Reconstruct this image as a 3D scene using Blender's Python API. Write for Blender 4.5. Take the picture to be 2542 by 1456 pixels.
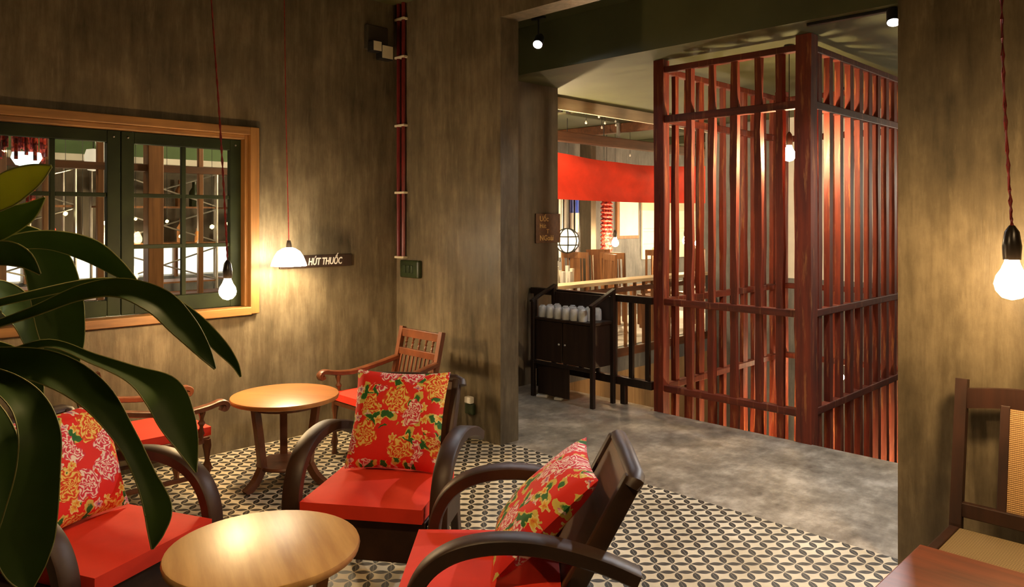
import bpy, bmesh, math, random
from mathutils import Vector, Matrix
random.seed(7)
for o in list(bpy.data.objects):
    bpy.data.objects.remove(o, do_unlink=True)
scene = bpy.context.scene
COL = scene.collection
PI = math.pi

# ------------------------------------------------------------------ camera, world, exposure
# The room is square to the world axes: x runs along the wall with the wide opening,
# y runs away through the opening.  The camera stands at the origin, eye height 1.6 m,
# and looks at 45 degrees into the far left corner.
FPX, HORIZON, EYE = 1870.0, 545.0, 1.6
cam = bpy.data.cameras.new('camera')
cam.sensor_fit = 'HORIZONTAL'; cam.sensor_width = 36.0
cam.lens = 36.0 * FPX / 2542.0
cam.shift_y = -(728.0 - HORIZON) / 2542.0
cam.clip_start = 0.05
cam_o = bpy.data.objects.new('camera', cam); COL.objects.link(cam_o)
cam_o.location = (0, 0, EYE)
cam_o.rotation_euler = (PI / 2, 0, PI / 4)
scene.camera = cam_o

w = bpy.data.worlds.new('world'); scene.world = w; w.use_nodes = True
bg = w.node_tree.nodes['Background']
bg.inputs[0].default_value = (0.9, 0.62, 0.38, 1); bg.inputs[1].default_value = 0.02
vs = scene.view_settings
vs.view_transform = 'Standard'; vs.look = 'None'; vs.exposure = 0.0; vs.gamma = 1.0; vs.use_curve_mapping = False
scene.cycles.use_denoising = True
scene.cycles.max_bounces = 4
scene.cycles.diffuse_bounces = 3
scene.cycles.glossy_bounces = 2
scene.cycles.use_adaptive_sampling = True
scene.cycles.adaptive_threshold = 0.12
scene.cycles.adaptive_min_samples = 16
scene.cycles.sample_clamp_indirect = 4.0

S2 = math.sqrt(0.5)
def eye(X, Y, z=0.0):
    """metres right of / ahead of the eye -> world"""
    return Vector(((X - Y) * S2, (X + Y) * S2, z))
def at(px, py, Y):
    """the point seen at a photograph pixel, Y metres ahead"""
    return eye((px - 1271.0) * Y / FPX, Y, EYE - (py - HORIZON) * Y / FPX)

# ------------------------------------------------------------------ material helpers
class NT:
    def __init__(s, name):
        s.m = bpy.data.materials.new(name); s.m.use_nodes = True
        s.t = s.m.node_tree; s.t.nodes.clear()
        s.out = s.t.nodes.new('ShaderNodeOutputMaterial')
    def n(s, typ, **kw):
        nd = s.t.nodes.new('ShaderNode' + typ)
        for k, v in kw.items():
            if k.startswith('_'): setattr(nd, k[1:], v)
            else:
                key = int(k[1:]) if k[0] == 'i' and k[1:].isdigit() else k.replace('9', ' ')
                s.put(nd.inputs[key], v)
        return nd
    def put(s, sock, v):
        if isinstance(v, bpy.types.NodeSocket): s.t.links.new(v, sock)
        elif isinstance(v, (tuple, list)) and sock.type == 'RGBA' and len(v) == 3: sock.default_value = (*v, 1)
        else: sock.default_value = v
    def m_(s, op, a, b=None, c=None, clamp=False):
        nd = s.t.nodes.new('ShaderNodeMath'); nd.operation = op; nd.use_clamp = clamp
        for i, v in enumerate((a, b, c)):
            if v is not None: s.put(nd.inputs[i], v)
        return nd.outputs[0]
    def mix(s, f, a, b):
        nd = s.t.nodes.new('ShaderNodeMix'); nd.data_type = 'RGBA'
        s.put(nd.inputs[0], f); s.put(nd.inputs[6], a); s.put(nd.inputs[7], b)
        return nd.outputs[2]
    def ramp(s, f, stops):
        nd = s.t.nodes.new('ShaderNodeValToRGB'); s.put(nd.inputs[0], f)
        e = nd.color_ramp.elements
        while len(e) > 1: e.remove(e[-1])
        e[0].position, e[0].color = stops[0][0], (*stops[0][1], 1)
        for p, c in stops[1:]:
            k = e.new(p); k.color = (*c, 1)
        return nd.outputs[0]
    def coord(s, which='Object', scale=(1, 1, 1), rot=(0, 0, 0), loc=(0, 0, 0)):
        tc = s.t.nodes.new('ShaderNodeTexCoord')
        mp = s.t.nodes.new('ShaderNodeMapping')
        mp.inputs['Scale'].default_value = scale; mp.inputs['Rotation'].default_value = rot; mp.inputs['Location'].default_value = loc
        s.t.links.new(tc.outputs[which], mp.inputs[0]); return mp.outputs[0]
    def noise(s, vec, scale, detail=4, rough=0.55):
        return s.n('TexNoise', Vector=vec, Scale=scale, Detail=detail, Roughness=rough).outputs[0]
    def done(s, color, rough=0.5, bump=None, bstr=0.3, bdist=0.01, **kw):
        b = s.n('BsdfPrincipled'); s.put(b.inputs['Base Color'], color); s.put(b.inputs['Roughness'], rough)
        for k, v in kw.items(): s.put(b.inputs[k.replace('_', ' ')], v)
        if bump is not None:
            bp = s.n('Bump', Height=bump, Strength=bstr, Distance=bdist); s.t.links.new(bp.outputs[0], b.inputs['Normal'])
        s.t.links.new(b.outputs[0], s.out.inputs[0]); return s.m

def plain(name, c, r=0.5, vary=0.25, scale=6.0, **kw):
    t = NT(name); f = t.noise(t.coord(), scale)
    d = tuple(x * (1 - vary) for x in c); l = tuple(min(1, x * (1 + vary)) for x in c)
    return t.done(t.ramp(f, [(0.3, d), (0.7, l)]), r, **kw)
def wood(name, dark, light, r=0.35, along=(1, 1, 0.06), scale=22, streak=None):
    t = NT(name); v = t.coord(scale=along)
    n1 = t.noise(v, scale, 6, 0.6); n2 = t.noise(t.coord(), 3.0, 3)
    f = t.m_('ADD', t.m_('MULTIPLY', n1, 0.75), t.m_('MULTIPLY', n2, 0.25))
    c = t.ramp(f, [(0.32, dark), (0.68, light)])
    if streak:
        s = t.ramp(t.noise(t.coord(scale=(1, 1, 0.09), loc=(3, 1, 2)), 30, 5, 0.65), [(0.56, (0, 0, 0)), (0.66, (1, 1, 1))])
        c = t.mix(t.m_('MULTIPLY', s, streak[1]), c, streak[0])
    return t.done(c, r, bump=n1, bstr=0.15, bdist=0.004)
def emit(name, c, strength):
    t = NT(name); e = t.n('Emission', Color=c, Strength=strength); t.t.links.new(e.outputs[0], t.out.inputs[0]); return t.m
def concrete(name, dark, mid, light, r=0.62, streak=0.13, bs=0.25):
    """trowelled cement with vertical streaks and pale worn patches"""
    t = NT(name)
    a = t.noise(t.coord(scale=(1, 1, streak)), 15.0, 8, 0.68)
    b = t.noise(t.coord(scale=(1, 1, 0.55)), 1.6, 5, 0.6)
    d = t.noise(t.coord(scale=(1, 1, 0.16), loc=(4, 7, 1)), 16.0, 6, 0.7)
    e = t.noise(t.coord(scale=(1, 1, 0.7), loc=(1, 5, 9)), 5.5, 6, 0.65)
    f = t.m_('ADD', t.m_('MULTIPLY', a, 0.36), t.m_('ADD', t.m_('MULTIPLY', b, 0.38), t.m_('MULTIPLY', e, 0.26)))
    c = t.ramp(f, [(0.38, dark), (0.5, mid), (0.62, light)])
    p = t.ramp(d, [(0.58, (0, 0, 0)), (0.72, (1, 1, 1))])
    c = t.mix(t.m_('MULTIPLY', p, 0.35), c, tuple(x * 1.35 for x in light))
    return t.done(c, r, bump=f, bstr=bs, bdist=0.02)

M = {}
M['wall'] = concrete('cement_plaster', (0.048, 0.037, 0.020), (0.118, 0.090, 0.052), (0.215, 0.170, 0.105), 0.44, bs=0.45)
M['wall_dark'] = concrete('dark_cement_plaster', (0.05, 0.040, 0.024), (0.085, 0.066, 0.042), (0.13, 0.102, 0.066), 0.6)
M['wall_grey'] = concrete('grey_cement_plaster', (0.09, 0.09, 0.09), (0.15, 0.15, 0.15), (0.23, 0.23, 0.225), 0.6)
M['wall_white'] = plain('white_paint', (0.72, 0.69, 0.63), 0.6, 0.06)
M['wall_tan'] = wood('tan_boards', (0.25, 0.15, 0.07), (0.45, 0.30, 0.15), 0.5)
M['ceiling'] = plain('green_ceiling_paint', (0.080, 0.082, 0.028), 0.7, 0.15, 2)
M['ceiling_hall'] = plain('hall_ceiling_paint', (0.055, 0.060, 0.026), 0.6, 0.15, 2)
M['green_wall'] = plain('green_wall_paint', (0.10, 0.18, 0.07), 0.6, 0.1, 2)
M['plank_light'] = wood('pale_edge_board', (0.55, 0.41, 0.25), (0.75, 0.60, 0.40), 0.5, along=(1, 0.06, 1))
t = NT('grey_cement_floor')
a_ = t.noise(t.coord(), 3.2, 9, 0.72); b_ = t.noise(t.coord(scale=(1, 0.45, 1)), 14, 6, 0.68)
f_ = t.m_('ADD', t.m_('MULTIPLY', a_, 0.65), t.m_('MULTIPLY', b_, 0.35))
M['floor_cement'] = t.done(t.ramp(f_, [(0.36, (0.095, 0.076, 0.052)), (0.5, (0.25, 0.205, 0.148)), (0.62, (0.44, 0.375, 0.285))]),
                           t.m_('ADD', t.m_('MULTIPLY', b_, 0.35), 0.22), bump=b_, bstr=0.12, bdist=0.004)
# encaustic tile print: dark petals along a square lattice turned 45 degrees to the walls
t = NT('petal_patterned_tiles')
PITCH = 0.0815
uv = t.coord(rot=(0, 0, -PI / 4), scale=(1 / PITCH,) * 3)
sp = t.n('SeparateXYZ', Vector=uv)
def petal_axis(u, v, off_u, off_v, half):
    uu = t.m_('SUBTRACT', t.m_('FRACT', t.m_('ADD', u, off_u)), 0.5)
    vv = t.m_('SUBTRACT', t.m_('FRACT', t.m_('ADD', v, off_v)), 0.5)
    au = t.m_('ABSOLUTE', uu)
    w_ = t.m_('MULTIPLY', t.m_('SUBTRACT', 1.0, t.m_('POWER', t.m_('ABSOLUTE', t.m_('MULTIPLY', vv, 2.15)), 2.0)), half)
    ins = t.m_('LESS_THAN', au, w_)
    slit = t.m_('LESS_THAN', t.m_('ABSOLUTE', t.m_('ADD', uu, t.m_('MULTIPLY', vv, 0.12))), 0.018)
    return t.m_('MULTIPLY', ins, t.m_('SUBTRACT', 1.0, t.m_('MULTIPLY', slit, 0.28)))
pa = petal_axis(sp.outputs[0], sp.outputs[1], 0.32, 0.0, 0.205)
pb = petal_axis(sp.outputs[1], sp.outputs[0], 0.5, 0.82, 0.205)
pet = t.m_('MAXIMUM', pa, pb)
nz = t.noise(t.coord(), 3.5, 6, 0.6); nf = t.noise(t.coord(), 60, 3)
cream = t.ramp(nz, [(0.35, (0.47, 0.385, 0.25)), (0.65, (0.66, 0.57, 0.41))])
ink = t.ramp(nf, [(0.35, (0.010, 0.008, 0.005)), (0.65, (0.034, 0.027, 0.016))])
M['tiles'] = t.done(t.mix(pet, cream, ink), t.m_('ADD', t.m_('MULTIPLY', nz, 0.3), 0.32), bump=nf, bstr=0.05, bdist=0.002)

M['cage'] = wood('red_stained_timber', (0.055, 0.006, 0.002), (0.27, 0.036, 0.008), 0.65, along=(1, 1, 0.07), scale=20, streak=((0.50, 0.19, 0.055), 0.55))
M['cage_h'] = wood('red_stained_rail', (0.050, 0.007, 0.003), (0.19, 0.026, 0.008), 0.6, along=(0.1, 0.1, 1), scale=20, streak=((0.5, 0.2, 0.08), 0.3))
M['rail_dark'] = wood('black_brown_rail', (0.010, 0.006, 0.004), (0.035, 0.02, 0.013), 0.4)
M['dark_wood'] = wood('dark_polished_wood', (0.016, 0.006, 0.003), (0.062, 0.025, 0.011), 0.5, along=(0.3, 0.3, 0.3))
M['dark_panel'] = wood('dark_brown_panel', (0.060, 0.029, 0.013), (0.14, 0.070, 0.032), 0.46, along=(0.15, 1, 1))
M['cane_wood'] = wood('dark_red_brown_chair_wood', (0.018, 0.007, 0.004), (0.055, 0.019, 0.010), 0.5)
M['station'] = wood('near_black_cabinet', (0.018, 0.009, 0.005), (0.045, 0.024, 0.014), 0.5)
M['red_wood'] = wood('reddish_chair_wood', (0.075, 0.021, 0.007), (0.19, 0.060, 0.020), 0.4, along=(0.5, 0.5, 0.2))
M['honey'] = wood('honey_table_top', (0.42, 0.21, 0.068), (0.70, 0.42, 0.155), 0.36, along=(0.1, 1, 1), scale=16)
M['honey_v'] = wood('honey_table_leg', (0.22, 0.085, 0.025), (0.40, 0.17, 0.055), 0.34)
M['orange_top'] = wood('orange_table_top', (0.32, 0.12, 0.032), (0.50, 0.21, 0.06), 0.36, along=(0.12, 1, 1), scale=14)
M['sheen_table'] = wood('red_varnished_table', (0.10, 0.018, 0.005), (0.23, 0.045, 0.012), 0.4, along=(0.1, 1, 1))
M['frame_wood'] = wood('worn_orange_frame', (0.12, 0.05, 0.012), (0.36, 0.17, 0.045), 0.5, along=(1, 0.08, 1), scale=14)
M['frame_wood_v'] = wood('worn_orange_frame_upright', (0.12, 0.05, 0.012), (0.36, 0.17, 0.045), 0.5, scale=14)
M['sash'] = plain('dark_green_paint', (0.012, 0.017, 0.006), 0.6, 0.4, 5, **{'Specular IOR Level': 0.15})
M['hall_wood'] = wood('hall_timber', (0.14, 0.055, 0.020), (0.34, 0.15, 0.055), 0.5)
M['hall_wood_y'] = wood('hall_beam', (0.06, 0.022, 0.009), (0.15, 0.055, 0.020), 0.5, along=(1, 0.07, 1))
M['metal'] = plain('grey_metal', (0.42, 0.40, 0.38), 0.35, 0.15, Metallic=0.7)
M['black'] = plain('black_metal', (0.012, 0.011, 0.010), 0.4, 0.2)
M['white'] = plain('white_ceramic', (0.78, 0.76, 0.72), 0.3, 0.05)
M['cup'] = plain('pale_glazed_cup', (0.72, 0.74, 0.76), 0.25, 0.15, 20)
M['paper'] = plain('paper', (0.78, 0.72, 0.62), 0.7, 0.05)
M['cream'] = plain('cream_plastic', (0.62, 0.55, 0.40), 0.5, 0.08)
M['green_box'] = plain('green_black_plastic', (0.020, 0.032, 0.010), 0.35, 0.5, 18)
M['conduit'] = plain('dark_red_conduit', (0.115, 0.010, 0.010), 0.35, 0.2)
M['cord'] = plain('red_twisted_cord', (0.26, 0.020, 0.018), 0.6, 0.35, 40)
M['socket'] = plain('black_bakelite', (0.02, 0.014, 0.010), 0.3, 0.2)
def fabric(name, c, r=0.8):
    t = NT(name); f = t.noise(t.coord(), 4, 3); wv = t.noise(t.coord(), 260, 2)
    return t.done(t.ramp(f, [(0.3, tuple(x * 0.86 for x in c)), (0.7, tuple(min(1, x * 1.08) for x in c))]), r, bump=wv, bstr=0.12, bdist=0.001)
M['red_fabric'] = fabric('red_cotton', (0.80, 0.036, 0.010))
M['banner'] = fabric('red_banner_cloth', (0.80, 0.045, 0.014))
def cane(name, c1, c2, s, d1='Z'):
    t = NT(name); v = t.coord()
    wx = t.n('TexWave', Vector=t.coord(rot=(0, 0, 0)), Scale=s, _wave_type='BANDS', _bands_direction=d1).outputs[1]
    wy = t.n('TexWave', Vector=t.coord(rot=(0, 0, 0)), Scale=s, _wave_type='BANDS', _bands_direction='X').outputs[1]
    f = t.m_('MULTIPLY', wx, t.m_('ADD', t.m_('MULTIPLY', wy, 0.5), 0.5))
    return t.done(t.ramp(f, [(0.1, c1), (0.6, c2)]), 0.5, bump=f, bstr=0.5, bdist=0.003)
M['cane'] = cane('woven_cane', (0.22, 0.11, 0.035), (0.62, 0.38, 0.15), 42)
M['cane_seat'] = cane('woven_cane_seat', (0.10, 0.065, 0.03), (0.40, 0.30, 0.16), 36, 'Y')
# printed peony cloth
def floral(name, off):
    t = NT(name)
    def layer(scale, loc, rnd=0.75):
        vec = t.coord(scale=(scale,) * 3, loc=loc)
        wob = t.n('TexNoise', Vector=vec, Scale=3.6, Detail=3).outputs[1]
        vadd = t.n('VectorMath', _operation='MULTIPLY_ADD', i0=wob, i1=(0.34, 0.0, 0.34), i2=vec)
        flat = t.n('VectorMath', _operation='MULTIPLY', i0=vadd.outputs[0], i1=(1, 0, 1)).outputs[0]
        vo = t.n('TexVoronoi', Vector=flat, Scale=1.0, Randomness=rnd)
        d = t.n('VectorMath', _operation='SUBTRACT', i0=flat, i1=vo.outputs['Position']).outputs[0]
        s = t.n('SeparateXYZ', Vector=d); ang = t.m_('ARCTAN2', s.outputs[2], s.outputs[0])
        r = t.m_('SQRT', t.m_('ADD', t.m_('POWER', s.outputs[0], 2.0), t.m_('POWER', s.outputs[2], 2.0)))
        c = t.n('SeparateColor', Color=vo.outputs['Color'])
        return r, ang, c.outputs[0], c.outputs[1]
    red = (0.74, 0.016, 0.010)
    # leaves with cream outline
    r, a, k1, k2 = layer(9.5, (off + 2.3, 0, 1.1))
    R = t.m_('MULTIPLY_ADD', t.m_('SINE', t.m_('MULTIPLY_ADD', a, 3.0, t.m_('MULTIPLY', k1, 6.0))), 0.20, 0.38)
    q = t.m_('DIVIDE', r, R); on = t.m_('GREATER_THAN', k2, 0.30)
    leaf = t.ramp(q, [(0.0, (0.012, 0.10, 0.018)), (0.62, (0.02, 0.15, 0.025)), (0.72, (0.62, 0.47, 0.10)), (0.99, (0.68, 0.52, 0.12)), (1.0, red)])
    _f = t.m_('MULTIPLY', on, t.m_('LESS_THAN', q, 1.0)); col = t.mix(_f, red, leaf)
    # small buds
    r, a, k1, k2 = layer(14, (off + 7.7, 0, 4.1))
    R = t.m_('MULTIPLY_ADD', t.m_('SINE', t.m_('MULTIPLY', a, 5.0)), 0.07, 0.24)
    q = t.m_('DIVIDE', r, R)
    bud = t.mix(t.m_('GREATER_THAN', k1, 0.5), t.ramp(q, [(0.0, (0.02, 0.05, 0.28)), (0.4, (0.70, 0.20, 0.30)), (0.75, (0.80, 0.68, 0.55)), (1, (0.8, 0.7, 0.6))]),
                t.ramp(q, [(0.0, (0.66, 0.08, 0.02)), (0.5, (0.80, 0.45, 0.05)), (0.8, (0.80, 0.66, 0.25)), (1, (0.8, 0.7, 0.3))]))
    col = t.mix(t.m_('MULTIPLY', t.m_('GREATER_THAN', k2, 0.45), t.m_('LESS_THAN', q, 1.0)), col, bud)
    # large peonies: ringed petals
    r, a, k1, k2 = layer(6.3, (off, 0, 0.4))
    R = t.m_('MULTIPLY_ADD', t.m_('SINE', t.m_('MULTIPLY_ADD', a, 6.0, t.m_('MULTIPLY', k1, 9.0))), 0.03, 0.37)
    q = t.m_('DIVIDE', r, R)
    ring = t.m_('SINE', t.m_('MULTIPLY_ADD', q, 19.0, t.m_('MULTIPLY', t.m_('SINE', t.m_('MULTIPLY_ADD', a, 7.0, t.m_('MULTIPLY', q, 9.0))), 2.1)))
    ring = t.m_('MULTIPLY_ADD', ring, 0.5, 0.5)
    pink = t.ramp(ring, [(0.0, (0.62, 0.02, 0.05)), (0.35, (0.66, 0.06, 0.12)), (0.62, (0.78, 0.30, 0.34)), (0.8, (0.88, 0.74, 0.68))])
    gold = t.ramp(ring, [(0.0, (0.66, 0.03, 0.01)), (0.35, (0.72, 0.12, 0.015)), (0.6, (0.80, 0.42, 0.04)), (0.85, (0.82, 0.62, 0.18))])
    fl = t.mix(t.m_('GREATER_THAN', k1, 0.62), pink, gold)
    col = t.mix(t.m_('MULTIPLY', t.m_('GREATER_THAN', k2, 0.26), t.m_('LESS_THAN', q, 1.0)), col, fl)
    wv = t.noise(t.coord(), 260, 2)
    return t.done(col, 0.75, bump=wv, bstr=0.1, bdist=0.001)
M['floral'] = [floral('red_peony_cloth_%d' % i, 3.7 * i + 0.6) for i in range(3)]
def leafmat(name, c1, c2):
    t = NT(name); f = t.noise(t.coord(), 5, 4)
    b = t.n('BsdfPrincipled'); t.put(b.inputs['Base Color'], t.ramp(f, [(0.3, c1), (0.7, c2)])); b.inputs['Roughness'].default_value = 0.48; b.inputs['Specular IOR Level'].default_value = 0.3
    tr = t.n('BsdfTranslucent', Color=tuple(min(1, x * 1.5) for x in c2))
    mx = t.n('MixShader', i0=0.22, i1=b.outputs[0], i2=tr.outputs[0]); t.t.links.new(mx.outputs[0], t.out.inputs[0]); return t.m
M['leaf'] = leafmat('dark_leaf', (0.034, 0.070, 0.016), (0.085, 0.15, 0.034))
M['leaf_pale'] = leafmat('pale_leaf', (0.30, 0.32, 0.04), (0.48, 0.50, 0.08))
M['leaf_edge'] = leafmat('yellow_leaf_edge', (0.30, 0.32, 0.12), (0.46, 0.46, 0.20))
M['trunk'] = plain('pale_trunk', (0.20, 0.15, 0.09), 0.8, 0.3, 14)
M['pot'] = plain('clay_pot', (0.20, 0.08, 0.04), 0.7, 0.2)
t = NT('window_glass')
g1 = t.n('BsdfTransparent', Color=(0.95, 0.97, 0.94)); g2 = t.n('BsdfGlossy', Color=(1, 1, 1), Roughness=0.02)
lw = t.n('LayerWeight', Blend=0.18)
mx = t.n('MixShader', i0=t.m_('MULTIPLY', lw.outputs['Fresnel'], 0.5), i1=g1.outputs[0], i2=g2.outputs[0]); t.t.links.new(mx.outputs[0], t.out.inputs[0])
M['glass'] = t.m
def shade_mat(name, c, e):
    t = NT(name); b = t.n('BsdfTranslucent', Color=c); d = t.n('BsdfDiffuse', Color=c); g = t.n('Emission', Color=(1.0, 0.86, 0.62), Strength=e)
    m1 = t.n('MixShader', i0=0.5, i1=b.outputs[0], i2=d.outputs[0]); ad = t.n('AddShader', i0=m1.outputs[0], i1=g.outputs[0])
    t.t.links.new(ad.outputs[0], t.out.inputs[0]); return t.m
M['opal'] = shade_mat('opal_glass_shade', (0.9, 0.85, 0.75), 34.0)
WARM = (1.0, 0.66, 0.31); WARM2 = (1.0, 0.74, 0.42); COOL = (0.92, 0.95, 1.0)
_em = {}
def bulb_mat(c, s):
    k = (c, s)
    if k not in _em: _em[k] = emit('glowing_bulb_%d' % len(_em), c, s)
    return _em[k]

# ------------------------------------------------------------------ mesh helpers
class MB:
    def __init__(s): s.b = bmesh.new()
    def box(s, x0, x1, y0, y1, z0, z1, mat4=None, bev=0.0):
        r = bmesh.ops.create_cube(s.b, size=1.0)
        vs_ = r['verts']
        for v in vs_:
            v.co = Vector((x0 + (v.co.x + .5) * (x1 - x0), y0 + (v.co.y + .5) * (y1 - y0), z0 + (v.co.z + .5) * (z1 - z0)))
        if bev:
            ed = list({e for v in vs_ for e in v.link_edges})
            rr = bmesh.ops.bevel(s.b, geom=ed, offset=bev, segments=2, affect='EDGES', profile=0.5)
            vs_ = rr['verts'] + [v for v in vs_ if v.is_valid]
        if mat4 is not None:
            for v in set(vs_): v.co = mat4 @ v.co
        return s
    def bar(s, a, b, wx, wy, up=(0, 0, 1), bev=0.0):
        """square bar from a to b; wx across, wy along 'up'"""
        a, b = Vector(a), Vector(b); d = b - a; L = d.length; d.normalize()
        u = Vector(up); sx = d.cross(u)
        if sx.length < 1e-4: u = Vector((0, 1, 0)); sx = d.cross(u)
        sx.normalize(); u = sx.cross(d)
        m = Matrix((( sx.x, d.x, u.x, a.x), (sx.y, d.y, u.y, a.y), (sx.z, d.z, u.z, a.z), (0, 0, 0, 1)))
        return s.box(-wx / 2, wx / 2, 0, L, -wy / 2, wy / 2, m, bev)
    def sweep(s, pts, prof, up=(0, 0, 1), scales=None, closed_ends=True, fixed=None):
        """sweep a closed 2-D profile [(side, up)] along pts; fixed = constant side vector"""
        pts = [Vector(p) for p in pts]; n = len(pts); rings = []
        for i, p in enumerate(pts):
            d = (pts[min(i + 1, n - 1)] - pts[max(i - 1, 0)]).normalized()
            if fixed is not None: sx = Vector(fixed)
            else:
                sx = d.cross(Vector(up))
                if sx.length < 1e-4: sx = d.cross(Vector((0, 1, 0)))
                sx.normalize()
            uu = sx.cross(d).normalized(); k = 1 if scales is None else scales[i]
            rings.append([s.b.verts.new(p + sx * (a * k) + uu * (c * k)) for a, c in prof])
        m = len(prof)
        for i in range(n - 1):
            for j in range(m):
                s.b.faces.new((rings[i][j], rings[i][(j + 1) % m], rings[i + 1][(j + 1) % m], rings[i + 1][j]))
        if closed_ends:
            s.b.faces.new(list(reversed(rings[0]))); s.b.faces.new(rings[-1])
        return s
    def tube(s, pts, r, seg=8, radii=None, **kw):
        prof = [(math.cos(2 * PI * k / seg), math.sin(2 * PI * k / seg)) for k in range(seg)]
        return s.sweep(pts, prof, scales=radii or [r] * len(pts), **kw)
    def lathe(s, prof, seg=20, c=(0, 0, 0), sy=1.0):
        """prof [(r, z)] from one end to the other"""
        rings = []
        for r, z in prof:
            if r < 1e-5: rings.append([s.b.verts.new((c[0], c[1], c[2] + z))])
            else: rings.append([s.b.verts.new((c[0] + r * math.cos(2 * PI * k / seg), c[1] + sy * r * math.sin(2 * PI * k / seg), c[2] + z)) for k in range(seg)])
        for A, B in zip(rings, rings[1:]):
            for k in range(seg):
                k2 = (k + 1) % seg
                if len(A) == 1 and len(B) == 1: continue
                if len(A) == 1: s.b.faces.new((A[0], B[k2], B[k]))
                elif len(B) == 1: s.b.faces.new((A[k], A[k2], B[0]))
                else: s.b.faces.new((A[k], A[k2], B[k2], B[k]))
        return s
    def poly(s, pts, z0, z1):
        lo = [s.b.verts.new((x, y, z0)) for x, y in pts]; hi = [s.b.verts.new((x, y, z1)) for x, y in pts]; n = len(pts)
        s.b.faces.new(hi); s.b.faces.new(list(reversed(lo)))
        for k in range(n): s.b.faces.new((lo[k], lo[(k + 1) % n], hi[(k + 1) % n], hi[k]))
        return s
    def ico(s, c, r, sub=2):
        bmesh.ops.create_icosphere(s.b, subdivisions=sub, radius=r, matrix=Matrix.Translation(c)); return s
    def mesh(s, name, smooth=False):
        bmesh.ops.recalc_face_normals(s.b, faces=s.b.faces)
        me = bpy.data.meshes.new(name); s.b.to_mesh(me); s.b.free()
        if smooth:
            for p in me.polygons: p.use_smooth = True
            try: me.set_sharp_from_angle(angle=math.radians(38))
            except Exception: pass
        return me
    def obj(s, name, mat, parent=None, smooth=False, loc=None, rz=None):
        return link(name, s.mesh(name, smooth), mat, parent, loc, rz)
def link(name, me, mat, parent=None, loc=None, rz=None):
    o = bpy.data.objects.new(name, me); COL.objects.link(o)
    if mat is not None and not me.materials: me.materials.append(mat)
    if parent is not None: o.parent = parent
    if loc is not None: o.location = loc
    if rz is not None: o.rotation_euler = (0, 0, rz)
    return o
def tag(o, label, cat, group=None, kind=None):
    o['label'] = label; o['category'] = cat
    if group: o['group'] = group
    if kind: o['kind'] = kind
    return o
def thing(name, label, cat, loc=(0, 0, 0), rz=0.0, group=None):
    o = bpy.data.objects.new(name, None); COL.objects.link(o); o.empty_display_size = 0.1
    o.location = loc; o.rotation_euler = (0, 0, rz)
    return tag(o, label, cat, group)
def struct(o):
    o['kind'] = 'structure'; return o
def dup(root, loc, rz, label=None, group=None):
    r = root.copy(); COL.objects.link(r); r.location = loc; r.rotation_euler = (0, 0, rz)
    if label: r['label'] = label
    if group: r['group'] = group
    for ch in list(root.children):
        c = ch.copy(); COL.objects.link(c); c.parent = r
        for g in list(ch.children):
            d = g.copy(); COL.objects.link(d); d.parent = c
    return r
def smooth_path(pts, n=6):
    """Catmull-Rom through pts"""
    P = [Vector(p) for p in pts]; out = []
    for i in range(len(P) - 1):
        p0, p1, p2, p3 = P[max(i - 1, 0)], P[i], P[i + 1], P[min(i + 2, len(P) - 1)]
        for k in range(n):
            t_ = k / n
            out.append(0.5 * ((2 * p1) + (p2 - p0) * t_ + (2 * p0 - 5 * p1 + 4 * p2 - p3) * t_ ** 2 + (3 * p1 - p0 - 3 * p2 + p3) * t_ ** 3))
    out.append(P[-1]); return out
def text_mesh(name, body, size, mat, parent, loc, rot, extrude=0.0015, align='LEFT', shear=0.0, sx=1.0, bold=0.0):
    cu = bpy.data.curves.new(name, 'FONT'); cu.body = body; cu.size = size; cu.extrude = extrude; cu.align_x = align; cu.shear = shear; cu.offset = bold
    cu.resolution_u = 2
    tmp = bpy.data.objects.new(name + '_tmp', cu); COL.objects.link(tmp)
    dg = bpy.context.evaluated_depsgraph_get()
    me = bpy.data.meshes.new_from_object(tmp.evaluated_get(dg)); bpy.data.objects.remove(tmp, do_unlink=True)
    o = link(name, me, mat, parent, loc); o.rotation_euler = rot; o.scale = (sx, 1, 1); return o

# ------------------------------------------------------------------ the setting
CEIL, LINTEL, SOFFIT = 3.36, 3.037, 2.93
HC = 3.08
LW, FW = -5.065, 3.72           # left wall face (x), far wall face (y)
OP0, OP1 = -3.835, -1.20        # wide opening in the far wall
WY0, WY1, WZ0, WZ1 = 0.78, 2.50, 0.94, 2.25   # window in the left wall
struct(MB().box(LW - .185, 2.6, -3, 3.80, -.25, 0).obj('floor', M['tiles']))
struct(MB().box(-5.58, 3.2, 3.80, 5.30, -.25, 0.0).obj('floor_corridor', M['floor_cement']))
hf = MB().box(-8.8, -5.58, -3, 15, -.25, 0).box(-5.58, LW - .185, -3, 3.8, -.25, 0)
struct(MB().box(-5.58, -3.66, 5.30, 5.40, -.25, 0.0).obj('floor_landing', M['floor_cement']))
struct(hf.obj('floor_hall', M['wall_grey']))
struct(MB().box(-5.58, 3.2, 5.30, 9.6, -3.1, -3.0).obj('floor_lower', M['floor_cement']))
wl = MB().box(LW - .185, LW, -3, WY0, 0, CEIL).box(LW - .185, LW, WY1, 3.90, 0, CEIL)
wl.box(LW - .185, LW, WY0, WY1, 0, WZ0).box(LW - .185, LW, WY0, WY1, WZ1, CEIL)
struct(wl.obj('wall_left', M['wall']))
wf = MB().box(LW, OP0, FW, FW + .18, 0, CEIL).box(OP1, 2.6, FW, FW + .18, 0, CEIL).box(OP0, OP1, FW, FW + .18, LINTEL, CEIL)
struct(wf.obj('wall_far', M['wall']))
struct(MB().box(LW - .185, LW, 3.90, 5.72, 0, CEIL).obj('wall_corridor', M['wall_dark']))
struct(MB().box(2.6, 2.75, -3, 3.9, 0, CEIL).obj('wall_right', M['wall']))
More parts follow.
